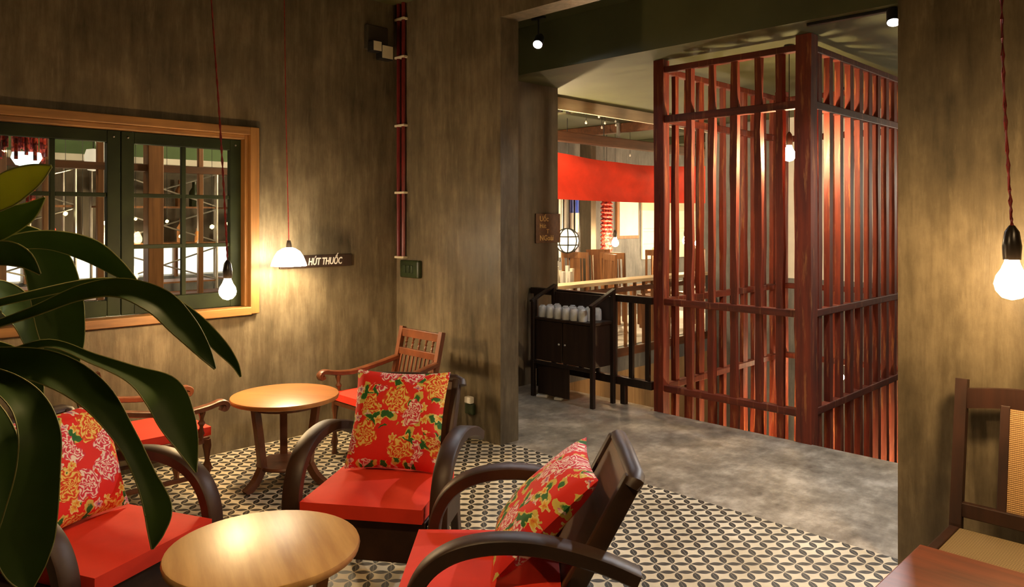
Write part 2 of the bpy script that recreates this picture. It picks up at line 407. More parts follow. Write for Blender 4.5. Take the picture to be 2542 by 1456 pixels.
struct(MB().box(LW - .185, 2.75, -3.15, -3, 0, CEIL).obj('wall_back', M['wall']))
struct(MB().box(LW - .185, 3.2, -3.15, 4.95, CEIL, CEIL + .12).obj('ceiling', M['ceiling']))
struct(MB().box(-5.42, 3.2, 4.95, 9.65, SOFFIT, CEIL + .12).obj('ceiling_stair', M['ceiling']))
struct(MB().box(-5.455, -5.42, 4.95, 9.6, 2.80, 2.965).obj('trim_1', M['plank_light']))
struct(MB().box(-8.8, -5.42, -3, 15, HC, HC + .12).obj('ceiling_hall', M['ceiling_hall']))
wh = MB().box(-8.8, -8.6, -3, 5.8, 0, 0.98)
struct(wh.obj('wall_hall_dado', M['wall_grey']))
struct(MB().box(-8.8, -8.6, -3, 5.8, 0.98, 1.32).obj('wall_hall_band', M['wall_white']))
struct(MB().box(-8.8, -8.6, -3, 5.8, 1.32, 2.26).obj('wall_hall_middle', M['wall_dark']))
struct(MB().box(-8.8, -8.6, -3, 5.8, 2.26, HC).obj('wall_hall_upper', M['green_wall']))
struct(MB().box(-8.8, -8.6, 5.8, 15, 0, HC).obj('wall_hall', M['wall_grey']))
struct(MB().box(-8.8, -5.5, 15, 15.2, 0, HC).obj('wall_hall_end', M['wall_white']))
struct(MB().box(-8.8, LW - .185, -3.15, -3, 0, HC).obj('wall_hall_near', M['wall_dark']))
struct(MB().box(-5.62, -4.42, 9.5, 9.65, .84, SOFFIT).obj('wall_stair_grey', M['wall_grey']))
struct(MB().box(-4.42, 3.2, 9.5, 9.65, .84, SOFFIT).obj('wall_stair_white', M['wall_white']))
struct(MB().box(-5.62, 3.2, 9.5, 9.65, -3, .84).obj('wall_stair_lower', M['wall_grey']))
struct(MB().box(-5.62, -5.5, 9.65, 15, 0, HC).obj('wall_hall_side', M['wall_white']))
struct(MB().box(3.2, 3.35, 3.9, 9.65, -3, CEIL).obj('wall_stair_right', M['wall_grey']))
struct(MB().box(-5.68, -5.58, 5.3, 9.5, -3, -.25).obj('wall_lower_left', M['wall_tan']))
struct(MB().box(-5.68, 3.2, 5.2, 5.3, -3, -.25).obj('wall_lower_near', M['wall_grey']))
struct(MB().box(-5.60, -5.56, 5.3, 9.5, -.07, .03).obj('trim_2', M['hall_wood_y']))

# ------------------------------------------------------------------ window in the left wall
win = struct(bpy.data.objects.new('window_1', None)); COL.objects.link(win); win.location = (LW, (WY0 + WY1) / 2, 0)
win['label'] = 'green two-leaf window in a worn orange timber frame'
cy = (WY0 + WY1) / 2
def wpart(name, mat, x0, x1, y0, y1, z0, z1, parent=win, bev=0.004):
    return MB().box(x0, x1, y0 - cy, y1 - cy, z0, z1, bev=bev).obj(name, mat, parent)
fx0, fx1 = -.17, .035
for (a, b) in ((WY0 - .02, WY0 + .06), (WY1 - .06, WY1 + .005)):
    wpart('frame_upright', M['frame_wood_v'], fx0, fx1, a, b, WZ0, WZ1)
wpart('frame_head', M['frame_wood'], fx0, fx1, WY0 + .06, WY1 - .06, WZ1 - .055, WZ1)
wpart('frame_sill', M['frame_wood'], fx0, fx1 + .015, WY0 - .02, WY1 - .06, WZ0 - .005, WZ0 + .05)
# stepped inner rebate
for (a, b) in ((WY0 + .06, WY0 + .085), (WY1 - .085, WY1 - .06)):
    wpart('frame_rebate', M['frame_wood_v'], fx0, -.005, a, b, WZ0 + .05, WZ1 - .055)
wpart('frame_rebate', M['frame_wood'], fx0, -.005, WY0 + .085, WY1 - .085, WZ1 - .085, WZ1 - .055)
ZB, ZT = WZ0 + .055, WZ1 - .088
mid = 1.62
for (y0, y1) in ((WY0 + .087, mid), (mid + .004, WY1 - .087)):
    sash = bpy.data.objects.new('sash', None); COL.objects.link(sash); sash.parent = win; sash.location = (-.085, 0, 0)
    st = .078
    for (a, b) in ((y0, y0 + st), (y1 - st, y1)):
        wpart('stile', M['sash'], -.025, .025, a, b, ZB, ZT, sash)
    wpart('top_rail', M['sash'], -.024, .024, y0 + st, y1 - st, ZT - .075, ZT, sash)
    wpart('bottom_rail', M['sash'], -.024, .024, y0 + st, y1 - st, ZB, ZB + .10, sash)
    gy0, gy1, gz0, gz1 = y0 + st, y1 - st, ZB + .10, ZT - .075
    gm = (gy0 + gy1) / 2; gh = (gz1 - gz0) / 3
    wpart('muntin', M['sash'], -.016, .016, gm - .014, gm + .014, gz0, gz1, sash, .003)
    for k in (1, 2):
        for (a, b) in ((gy0, gm - .014), (gm + .014, gy1)):
            wpart('muntin', M['sash'], -.015, .015, a, b, gz0 + k * gh - .013, gz0 + k * gh + .013, sash, .003)
    for k in range(3):
        for (a, b) in ((gy0, gm - .014), (gm + .014, gy1)):
            wpart('pane', M['glass'], -.002, .002, a, b, gz0 + k * gh + (.013 if k else 0), gz0 + (k + 1) * gh - (.013 if k < 2 else 0), sash, 0)
    for yy in (y0 + .04, y1 - .04):
        MB().ico((.027, yy - cy, ZT - .04), .007, 1).obj('screw_head', M['metal'], sash)
MB().tube([(.02, 2.06 - cy, ZB + .46), (.045, 2.06 - cy, ZB + .475), (.05, 2.06 - cy, ZB + .53)], .008, 6).obj('catch', M['frame_wood'], win)

# ------------------------------------------------------------------ stair cage of red stained timber
CX0, CX1, CY0, CY1 = -3.574, -2.34, 5.345, 7.556
cage = thing('stair_cage', 'tall red stained timber slat cage around the stairwell', 'stair cage', ((CX0 + CX1) / 2, (CY0 + CY1) / 2, 0))
co = Vector(cage.location)
ZLOW = -1.25
def slat_mesh(w, d, z0, z1, seed, rough=.25):
    rnd = random.Random(seed); n = 14; b = bmesh.new(); rings = []
    for i in range(n + 1):
        z = z0 + (z1 - z0) * i / n
        a, c, e = (1 + rnd.uniform(-rough, rough)), (1 + rnd.uniform(-rough, rough)), rnd.uniform(-.004, .004)
        rings.append([b.verts.new((-w / 2 * a + e, -d / 2, z)), b.verts.new((w / 2 * c + e, -d / 2, z)), b.verts.new((w / 2 * a + e, d / 2, z)), b.verts.new((-w / 2 * c + e, d / 2, z))])
    for A, B in zip(rings, rings[1:]):
        for j in range(4): b.faces.new((A[j], A[(j + 1) % 4], B[(j + 1) % 4], B[j]))
    b.faces.new(list(reversed(rings[0]))); b.faces.new(rings[-1])
    bmesh.ops.recalc_face_normals(b, faces=b.faces)
    me = bpy.data.meshes.new('slat'); b.to_mesh(me); b.free(); me.materials.append(M['cage']); return me
SR = [slat_mesh(.064, .045, ZLOW, 2.84, s + 30, .12) for s in range(4)]
SL = [slat_mesh(.052, .042, ZLOW, 2.84, s) for s in range(4)]
SLW = [slat_mesh(.085, .042, ZLOW, 2.84, s + 10, .2) for s in range(2)]
def cpart(name, me, x, y, rz=0):
    o = link(name, me, None, cage, (x - co.x, y - co.y, 0)); o.rotation_euler = (0, 0, rz); return o
cn = 0
for x in (-3.30, -3.10, -2.905, -2.705, -2.535):
    cpart('slat', SL[cn % 4], x, CY0); cn += 1
for k in range(10):
    cpart('slat', SR[(cn + k) % 4], CX1, 5.53 + .2 * k, PI / 2)
for k in range(10):
    cpart('slat', (SLW if k in (2, 6) else SL)[k % 2], CX0, 5.55 + .2 * k, PI / 2)
for k, x in enumerate((-3.40, -3.22, -3.05, -2.87, -2.70, -2.53)):
    cpart('slat', (SLW if k in (2, 5) else SL)[k % 2], x, CY1)
for (x, y, w_) in ((CX0, CY0, .092), (CX1, CY0, .115), (CX0, CY1, .10), (CX1, CY1, .10)):
    cpart('post', slat_mesh(w_, w_, ZLOW, SOFFIT - .002, int(w_ * 1000) + cn, .03), x, y); cn += 1
for z, h in ((.20, .055), (.918, .055), (2.435, .06), (2.845, .05)):
    for (a, b) in (((CX0, CY0), (CX1, CY0)), ((CX1, CY0), (CX1, CY1)), ((CX0, CY0), (CX0, CY1)), ((CX0, CY1), (CX1, CY1))):
        a_, b_ = Vector((a[0] - co.x, a[1] - co.y, z)), Vector((b[0] - co.x, b[1] - co.y, z))
        MB().bar(a_, b_, .062, h, bev=.006).obj('rail', M['cage_h'], cage)

# ------------------------------------------------------------------ black railing between the wall and the cage
rl = thing('landing_railing', 'low near-black timber railing between cement wall and red cage', 'railing', (-4.3, 5.33, 0))
def rpart(name, x0, x1, z0, z1, d=.05):
    return MB().box(x0 + 4.3, x1 + 4.3, -d / 2, d / 2, z0, z1, bev=.005).obj(name, M['rail_dark'], rl)
rpart('top_rail', -5.05, -3.645, .885, .945, .06)
rpart('bottom_rail', -5.05, -3.645, .165, .235, .06)
for x in (-5.0, -4.62, -4.43, -4.24, -4.05, -3.87, -3.70):
    rpart('baluster', x - .022, x + .022, .235, .885, .03)
for x in (-4.95, -3.95):
    rpart('foot_post', x - .025, x + .025, -.01, .165, .05)

# ------------------------------------------------------------------ waiter station with cups
st = thing('waiter_station', 'near-black wooden serving stand with sloping side rails', 'cabinet', (-4.37, 5.12, 0))
sx0, sx1, sy0, sy1 = -.345, .345, -.13, .15
def spart(name, mat, *b, bev=.004): return MB().box(*b, bev=bev).obj(name, mat, st)
for x in (sx0, sx1):
    spart('leg', M['rail_dark'], x - .018, x + .018, sy0 - .018, sy0 + .018, 0, .868)
    spart('leg', M['rail_dark'], x - .018, x + .018, sy1 - .018, sy1 + .018, 0, .985)
    MB().bar((x, sy0 - .03, .862), (x, sy1 + .02, .99), .04, .022, bev=.003).obj('side_rail', M['rail_dark'], st)
spart('shelf', M['station'], sx0, sx1 - .0, sy0, sy1, .695, .72)
spart('body', M['station'], sx0 + .02, sx1 - .02, sy0 + .03, sy1 - .01, .33, .694)
for a, b in ((sx0 + .025, -.005), (.005, sx1 - .025)):
    d_ = spart('door', M['station'], a, b, sy0 + .005, sy0 + .03, .335, .69)
    MB().ico(((b - .03) if a < -.1 else (a + .03), sy0 - .003, .50), .011, 1).obj('knob', M['metal'], d_)
spart('back_panel', M['station'], sx0 + .02, sx1 - .02, sy1 - .01, sy1 + .005, .72, .93)
spart('stretcher', M['rail_dark'], sx0, sx1, sy0 - .012, sy0 + .012, .30, .33)
spart('lower_panel', M['station'], sx0 + .02, sx1 - .30, sy0 + .04, sy0 + .055, .02, .30)
# upturned cups
cup = MB().lathe([(0, .0), (.036, 0), (.0395, .012), (.038, .078), (.033, .098), (.022, .101), (.022, .108), (0, .108)], 14)
cup_me = cup.mesh('cup', True); cup_me.materials.append(M['cup'])
k = 0
for r in range(3):
    for c in range(6):
        if r == 2 and c in (1,): continue
        o = link('tea_cup', cup_me, None, None, (-4.37 + sx0 + .075 + c * .094 + r * .012, 5.12 + sy0 + .045 + r * .085, .7205)); k += 1
        tag(o, 'upturned pale glazed cup on the serving stand', 'cup', 'upturned cups on the serving stand')
for i, (x, y, a) in enumerate(((-4.62, 5.13, .5), (-4.45, 5.17, 1.9))):
    o = MB().box(-.05, .05, -.035, .035, 0, .022, bev=.004).obj('folded_napkin', M['white'], None, loc=(x, y - .12, 0.001), rz=a)
    tag(o, 'crumpled white paper napkin on the floor under the serving stand', 'napkin', 'paper napkins under the serving stand')
# painted boards with lettering
sg = thing('wall_sign', 'small brown board with pale lettering on the dark cement wall', 'sign', (LW, 5.56, 0))
MB().box(0, .018, -.18, .18, 1.37, 1.66, bev=.003).obj('board', M['dark_panel'], sg)
lett = plain('gold_paint', (0.62, 0.42, 0.17), 0.5, 0.1)
for body, z, s in (('Uốc', 1.585, .075), ('Hút', 1.52, .06), ('T', 1.465, .06), ('NGoài', 1.395, .075)):
    text_mesh('lettering', body, s, lett, sg, (.0195, -.13 if len(body) != 1 else -.03, z), (PI / 2, 0, PI / 2), bold=.001)
sg = thing('smoking_sign', 'narrow brown board with hand-painted white words on left wall', 'sign', (LW, 2.97, 0))
MB().box(0, .02, -.30, .305, 1.243, 1.335, bev=.003).obj('board', M['station'], sg)
text_mesh('lettering', 'HÚT THUỐC', .074, M['white'], sg, (.0215, -.075, 1.262), (PI / 2, 0, PI / 2), shear=.2, sx=.67, bold=.0016)

# ------------------------------------------------------------------ fittings on the far wall and left wall
cd = thing('conduit_pair', 'pair of dark red conduit pipes clipped up the wall corner', 'pipe', (-4.975, FW, 0))
for dx in (-.033, .033):
    MB().tube([(dx, -.022, 1.29), (dx, -.022, 2.4), (dx, -.022, CEIL)], .017, 8).obj('pipe', M['conduit'], cd, True)
for z in (1.295, 1.82, 2.365, 2.92, 3.23):
    MB().box(-.062, .062, -.045, 0, z - .009, z + .009, bev=.003).obj('clip', M['cream'], cd)
sb = thing('switch_box', 'dark green-black switch box below the red conduits', 'switch', (-4.845, FW, 0))
MB().box(-.12, .12, -.045, 0, 1.135, 1.275, bev=.012).obj('box_body', M['green_box'], sb)
for k in range(3):
    MB().box(-.07 + k * .045, -.035 + k * .045, -.053, -.045, 1.175, 1.235, bev=.003).obj('rocker', M['green_box'], sb)
ob = thing('wall_socket', 'small green-black wall socket with white plug low on the wall', 'socket', (-4.14, FW, 0))
MB().box(-.045, .045, -.03, 0, .17, .25, bev=.006).obj('socket_plate', M['green_box'], ob)
MB().box(-.035, .03, -.045, 0, .251, .30, bev=.008).obj('plug', M['white'], ob)
el = thing('wall_spotlight', 'black twin-head emergency light with two cream lenses near ceiling', 'light fitting', (LW, 3.50, 2.93))
MB().box(0, .05, -.10, .10, .02, .22, bev=.01).obj('housing', plain('dark_brown_housing', (.035, .026, .014), .6, .2), el)
for y, z, s in ((-.06, .035, .042), (.035, .0, .058)):
    h = MB().box(.05, .13, y - s, y + s, z - s, z + s, bev=.008).obj('head', M['black'], el)
    MB().box(.13, .135, y - s * .85, y + s * .85, z - s * .85, z + s * .85).obj('lens', M['cream'], h)

# ------------------------------------------------------------------ lamps
def twist_cord(parent, pts, r=.0042, turns=26):
    base = smooth_path(pts, 14)
    for ph in (0, PI):
        P = [p + Vector((r * math.cos(turns * 2 * PI * i / len(base) + ph), r * math.sin(turns * 2 * PI * i / len(base) + ph), 0)) for i, p in enumerate(base)]
        MB().tube(P, r * .9, 5).obj('cord', M['cord'], parent, True)
def bulb_shape(r):
    # glass globe narrowing up into the cap
    return [(0, -r), (r * .55, -r * .84), (r * .9, -r * .42), (r, 0), (r * .88, r * .5), (r * .6, r * .95), (r * .42, r * 1.4), (r * .38, r * 1.7)]
def bare_bulb(name, label, pos, top_off, r, color, power, cat='lamp', group=None, ceil=CEIL, cord='twist', mid_off=(0, 0)):
    t_ = thing(name, label, cat, pos, 0, group)
    area = 4 * PI * r * r
    MB().lathe(bulb_shape(r), 12).obj('bulb', bulb_mat(color, power / (PI * area)), t_, True)
    MB().lathe([(0, r * 1.55), (r * .5, r * 1.55), (r * .55, r * 2.4), (r * .42, r * 3.3), (r * .16, r * 3.7), (0, r * 3.7)], 12).obj('lamp_holder', M['socket'], t_, True)
    H = ceil - pos[2]
    if cord == 'twist':
        turns = int((H - r * 3.6) / .045)
        n0 = [(0, 0, r * 3.6), (mid_off[0], mid_off[1], H * .45), (top_off[0], top_off[1], H)]
        twist_cord(t_, n0 if H > .5 else [n0[0], n0[2]], turns=turns)
    else:
        MB().tube([(0, 0, r * 3.6), (top_off[0], top_off[1], H)], .004, 5).obj('cord', M['black'], t_)
    MB().lathe([(0, H - .03), (.035, H - .025), (.04, H), (0, H)], 12, (top_off[0], top_off[1], 0)).obj('ceiling_rose', M['socket'], t_)
    return t_
p = at(565, 723, 4.45)
bare_bulb('bare_bulb_pendant', 'bare bulb on red twisted cord hanging before the green window', p, eye(-.13, .0).to_tuple(), .050, WARM, 52, mid_off=eye(-.045, 0).to_tuple()[:2])
p = at(2512, 705, 2.75)
bare_bulb('bare_bulb_pendant', 'bare bulb on red twisted cord above the cane-backed chair', p, eye(-.04, 0).to_tuple(), .058, WARM, 40, mid_off=eye(-.035, 0).to_tuple()[:2])
# opal glass bell pendant
p = at(717, 655, 5.25)
pl = thing('bell_pendant_lamp', 'white opal glass bell shade glowing on a thin red cord', 'lamp', p)
R = .122
MB().lathe([(R, -.012), (R * .94, .012), (R * .80, .055), (R * .62, .088), (R * .36, .108), (.02, .115), (.02, .109), (R * .34, .102), (R * .58, .082), (R * .75, .052), (R * .89, .012), (R * .96, -.012), (R, -.012)], 28).obj('shade', M['opal'], pl, True)
MB().lathe([(0, .115), (.02, .115), (.018, .14), (.012, .165), (0, .165)], 10).obj('lamp_holder', M['socket'], pl, True)
MB().lathe(bulb_shape(.03), 12, (0, 0, .03)).obj('bulb', bulb_mat(WARM2, 48 / (PI * 4 * PI * .0009)), pl, True)
H = CEIL - p.z
MB().tube([(0, 0, .16), eye(-.02, 0, H * .5), eye(-.035, 0, H)], .0035, 6).obj('cord', M['cord'], pl)
MB().lathe([(0, H - .03), (.035, H - .025), (.04, H), (0, H)], 12, eye(-.035, 0)[:2] + (0,)).obj('ceiling_rose', M['socket'], pl)
# spotlights in the corridor
def spot(name, label, pos, ceil, aim, track=None, power=20):
    t_ = thing(name, label, 'spotlight', pos, 0, None)
    aim = Vector(aim).normalized(); q = aim.to_track_quat('-Z', 'Y').to_matrix().to_4x4()
    b = MB().lathe([(.036, -.012), (.038, -.05), (.042, -.05), (.044, .05), (.028, .09), (0, .09)], 16)
    for v in b.b.verts: v.co = q @ v.co
    b.obj('lamp_head', M['black'], t_, True)
    b = MB().lathe([(0, -.034), (.030, -.030), (.0355, -.022), (.0355, -.010), (0, -.010)], 14)
    for v in b.b.verts: v.co = q @ v.co
    b.obj('lamp_face', bulb_mat(COOL, power / (PI * .0045)), t_)
    H = ceil - pos[2]
    if H > .06: MB().tube([(0, 0, .03), (0, 0, H)], .008, 6).obj('stem', M['black'], t_)
    if track: MB().box(*track, H - .022, H, bev=.003).obj('track', M['black'], t_)
    else: MB().box(-.07, .07, -.02, .02, H - .02, H, bev=.003).obj('track', M['black'], t_)
    return t_
spot('ceiling_spotlight', 'white-lit black spotlight on a stem beside the opening jamb', at(1337, 103, 6.55), CEIL, (.35, -.62, -.70), power=34)
spot('ceiling_spotlight', 'white-lit black spotlight on a track under the low beam', at(2219, 40, 4.72), SOFFIT, (.12, -.40, -.9), (-.55, .05, -.016, .016), power=115)
# bulb inside the cage
bare_bulb('stairwell_bulb', 'bare bulb glowing behind the corner post of the red cage', at(1959, 385, 5.74), (0, 0, 0), .048, WARM2, 72, ceil=SOFFIT, cord='plain')
bare_bulb('stairwell_bulb', 'small bare bulb hanging low in the stairwell behind the slats', at(2088, 936, 7.6), (0, 0, 0), .032, WARM2, 25, ceil=SOFFIT, cord='plain')
bare_bulb('stairwell_bulb', 'bare bulb hung below floor level inside the red cage', Vector((-2.85, 6.55, -.95)), (0, 0, 0), .04, WARM, 110, ceil=SOFFIT, cord='plain')
# unseen pendants added to light the front seats and red table: dark enamel shades
def fill_pendant(label, pos, power):
    t_ = thing('fill_pendant_lamp', label, 'lamp', pos)
    MB().lathe([(.135, -.03), (.115, .03), (.06, .085), (.025, .10), (.022, .13), (0, .13), (0, .125), (.02, .095), (.055, .08), (.11, .026), (.131, -.03), (.135, -.03)], 24).obj('shade', M['black'], t_, True)
    MB().lathe(bulb_shape(.036), 12, (0, 0, -.005)).obj('bulb', bulb_mat(WARM, power / (PI * 4 * PI * .036 ** 2)), t_, True)
    H = CEIL - pos[2]
    twist_cord(t_, [(0, 0, .13), (0, 0, H * .5), (0, 0, H)], turns=int(H / .045))
    MB().lathe([(0, H - .03), (.035, H - .025), (.04, H), (0, H)], 12).obj('ceiling_rose', M['socket'], t_)
fill_pendant('added dark enamel pendant lamp out of view over the honey-coloured round table', eye(-.66, 1.78, 2.36), 75)
fill_pendant('added dark enamel pendant lamp out of view over the red varnished table', eye(1.75, 1.2, 2.45), 30)
bare_bulb('stairwell_bulb', 'added unseen bare bulb brightening the white stair wall beyond the cage', Vector((-1.5, 8.6, 1.9)), (0, 0, 0), .04, (1.0, .86, .66), 60, ceil=SOFFIT, cord='plain')  # hidden bulb added to brighten the white stair wall

# ------------------------------------------------------------------ low armchairs with bent arms
def soft_box(x0, x1, y0, y1, z0, z1, bev=.02, puff=.012, n=8):
    """upholstery slab: bevelled, slightly crowned"""
    b = bmesh.new()
    bmesh.ops.create_cube(b, size=1.0)
    for v in b.verts: v.co = Vector((x0 + (v.co.x + .5) * (x1 - x0), y0 + (v.co.y + .5) * (y1 - y0), z0 + (v.co.z + .5) * (z1 - z0)))
    bmesh.ops.subdivide_edges(b, edges=[e for e in b.edges if abs(e.verts[0].co.z - e.verts[1].co.z) < 1e-6], cuts=n, use_grid_fill=True)
    cx, cy_, hx, hy = (x0 + x1) / 2, (y0 + y1) / 2, (x1 - x0) / 2, (y1 - y0) / 2
    for v in b.verts:
        u, w_ = (v.co.x - cx) / hx, (v.co.y - cy_) / hy
        k = (1 - abs(u) ** 4) * (1 - abs(w_) ** 4)
        if v.co.z > z1 - 1e-5: v.co.z += puff * k - bev * .5 * (1 - k)
    m = MB(); m.b.free(); m.b = b; return m
def pillow_mesh(size, thick, seed, n=18):
    """square scatter cushion standing in the x-z plane, pinched corners"""
    b = bmesh.new(); rnd = random.Random(seed); grid = {}
    ph = [rnd.uniform(0, 6) for _ in range(6)]
    for side in (0, 1):
        for i in range(n + 1):
            for j in range(n + 1):
                u, v = 2 * i / n - 1, 2 * j / n - 1
                edge = (i in (0, n) or j in (0, n))
                if edge and side == 1: grid[1, i, j] = grid[0, i, j]; continue
                pin = 1 - .075 * (1 - abs(v) ** 2) * abs(u) ** 3 ; piv = 1 - .075 * (1 - abs(u) ** 2) * abs(v) ** 3
                h = ((1 - u ** 2) * (1 - v ** 2)) ** .42 * thick / 2
                h += .006 * math.sin(5 * u + ph[0]) * math.sin(4 * v + ph[1]) * (1 - u * u) * (1 - v * v)
                x, z = u * size / 2 * pin, v * size / 2 * piv
                grid[side, i, j] = b.verts.new((x, h if side == 0 else -h, z + size / 2))
    for side in (0, 1):
        for i in range(n):
            for j in range(n):
                f = [grid[side, i, j], grid[side, i + 1, j], grid[side, i + 1, j + 1], grid[side, i, j + 1]]
                b.faces.new(f if side == 0 else list(reversed(f)))
    m = MB(); m.b.free(); m.b = b; return m.mesh('pillow', True)

ARM = [(-.475, .535), (-.36, .583), (-.20, .625), (-.06, .634), (.06, .612), (.145, .560), (.195, .480), (.212, .385), (.208, .25), (.200, .12), (.192, .0)]
def armchair(name, label, loc, rz):
    t_ = thing(name, label, 'armchair', loc, rz, 'low bent-arm armchairs')
    W = .27
    soft_box(-.262, .262, -.255, .262, .375, .440, .014, .006).obj('seat_cushion', M['red_fabric'], t_, True)
    for s in (-1, 1):
        x = s * (W + .052)
        path = smooth_path([(x, y, z) for y, z in ARM], 5)
        n = len(path)
        prof = [(-.038, -.018), (-.030, -.024), (.030, -.024), (.038, -.018), (.038, .018), (.030, .024), (-.030, .024), (-.038, .018)]
        MB().sweep(path, prof, fixed=(1, 0, 0)).obj('armrest', M['dark_wood'], t_, True)
        # raked rear leg carrying the back
        MB().bar((s * (W + .0), -.30, 0), (s * (W - .005), -.235, .36), .038, .055, up=(0, 1, 0), bev=.006).obj('leg', M['dark_wood'], t_)
        MB().bar((s * .220, -.228, .33), (s * .220, -.480, .80), .038, .062, up=(0, 1, 0), bev=.01).obj('back_stile', M['dark_wood'], t_, True)
        MB().box(s * (W + .012) - .012, s * (W + .012) + .012, -.25, .19, .25, .37, bev=.004).obj('side_rail', M['dark_wood'], t_)
    MB().box(-W, W, .205, .235, .20, .372, bev=.004).obj('front_apron', M['dark_wood'], t_)
    MB().box(-W, W, -.25, .205, .345, .372, bev=.004).obj('seat_board', M['dark_wood'], t_)
    MB().box(-W, W, -.262, -.24, .25, .37, bev=.004).obj('rear_rail', M['dark_wood'], t_)
    b = MB().bar((0, -.245, .38), (0, -.470, .795), .41, .022, up=(0, 1, 0), bev=.004); b.obj('back_panel', M['dark_panel'], t_)
    # rounded crest rail
    prof = [(.030 * math.cos(a), .024 * math.sin(a)) for a in [2 * PI * k / 10 for k in range(10)]]
    MB().sweep([(-.241, -.470, .775), (-.238, -.479, .792), (-.215, -.484, .802), (0, -.486, .806), (.215, -.484, .802), (.238, -.479, .792), (.241, -.470, .775)], prof, up=(0, 0, 1)).obj('crest_rail', M['dark_wood'], t_, True)
    return t_
def yaw(fx, fy):
    """world yaw that turns local +y to the eye-frame direction (fx right, fy ahead)"""
    d = eye(fx, fy); return math.atan2(-d.x, d.y)
def pillow(name, label, chair_loc, rz, mat, dy=-.135, lean=.47, dx=0.0, roll=0.0, size=.44, dz=.446):
    m = pillow_mesh(size, .145, int(dx * 100 + size * 77 + roll * 50))
    o = link(name, m, mat)
    R_ = Matrix.Rotation(rz, 4, 'Z') @ Matrix.Translation((dx, dy, dz)) @ Matrix.Rotation(lean, 4, 'X') @ Matrix.Rotation(roll, 4, 'Y')
    o.matrix_world = Matrix.Translation(chair_loc) @ R_
    tag(o, label, 'cushion', 'red peony cushions'); return o
LA, RA = eye(-.575, 3.33), yaw(-.176, -.984)
LB, RB = eye(-.095, 2.575), yaw(-1.0, .02)
LC, RC = eye(-1.51, 2.79), yaw(.935, -.356)
armchair('bent_arm_armchair', 'dark bent-arm armchair with its back to the corner chair', LA, RA)
armchair('bent_arm_armchair', 'dark bent-arm armchair with its back towards the cement passage', LB, RB)
armchair('bent_arm_armchair', 'dark bent-arm armchair half hidden by the long-leaved plant', LC, RC)
pillow('floral_cushion', 'red peony print cushion upright in the armchair facing the table squarely', LA, RA, M['floral'][0], dy=-.125, dx=.0, lean=.40, size=.465)
pillow('floral_cushion', 'red peony print cushion slumped in the armchair nearest the passage', LB, RB, M['floral'][1], dy=-.035, dx=.01, lean=.80, roll=.0, size=.465, dz=.466)
pillow('floral_cushion', 'red peony print cushion in the armchair behind the plant leaves', LC, RC, M['floral'][2], dy=-.14, dx=-.02, lean=.33, size=.44)

# ------------------------------------------------------------------ round tables
def round_table(name, label, loc, r, h, top, leg, rz, nl=4):
    t_ = thing(name, label, 'table', loc, rz, 'round low tables')
    MB().lathe([(0, h - .032), (r - .02, h - .032), (r - .004, h - .026), (r, h - .012), (r - .004, h - .002), (r - .012, h), (0, h)], 48).obj('table_top', top, t_, True)
    for k in range(nl):
        a = k * 2 * PI / nl; c, s = math.cos(a), math.sin(a)
        P = [(c * .205, s * .205, h - .03), (c * .175, s * .175, h * .55), (c * .155, s * .155, h * .24), (c * .20, s * .20, h * .10), (c * .265, s * .265, 0)]
        prof = [(-.020, -.013), (.020, -.013), (.020, .013), (-.020, .013)]
        MB().sweep(smooth_path(P[:3], 4), [(x * 1.1, y * 1.5) for x, y in prof], fixed=(-s, c, 0)).obj('leg', leg, t_)
        MB().sweep(smooth_path(P[2:], 4), [(x * 1.15, y * 1.5) for x, y in prof], fixed=(-s, c, 0)).obj('foot', leg, t_)
    MB().lathe([(0, h * .205), (.165, h * .205), (.172, h * .225), (.165, h * .245), (0, h * .245)], 28).obj('lower_shelf', leg, t_, True)
    MB().lathe([(0, h - .07), (.20, h - .07), (.20, h - .032), (0, h - .032)], 28).obj('apron', leg, t_)
    return t_
round_table('round_table', 'honey-coloured round table ringed by three red armchairs', eye(-.820, 2.49), .312, .525, M['honey'], M['honey_v'], -PI / 4 + .45)
round_table('round_table', 'orange-brown round table between two spindle chairs by the wall', eye(-1.385, 4.60), .322, .535, M['orange_top'], M['red_wood'], math.radians(35), 3)

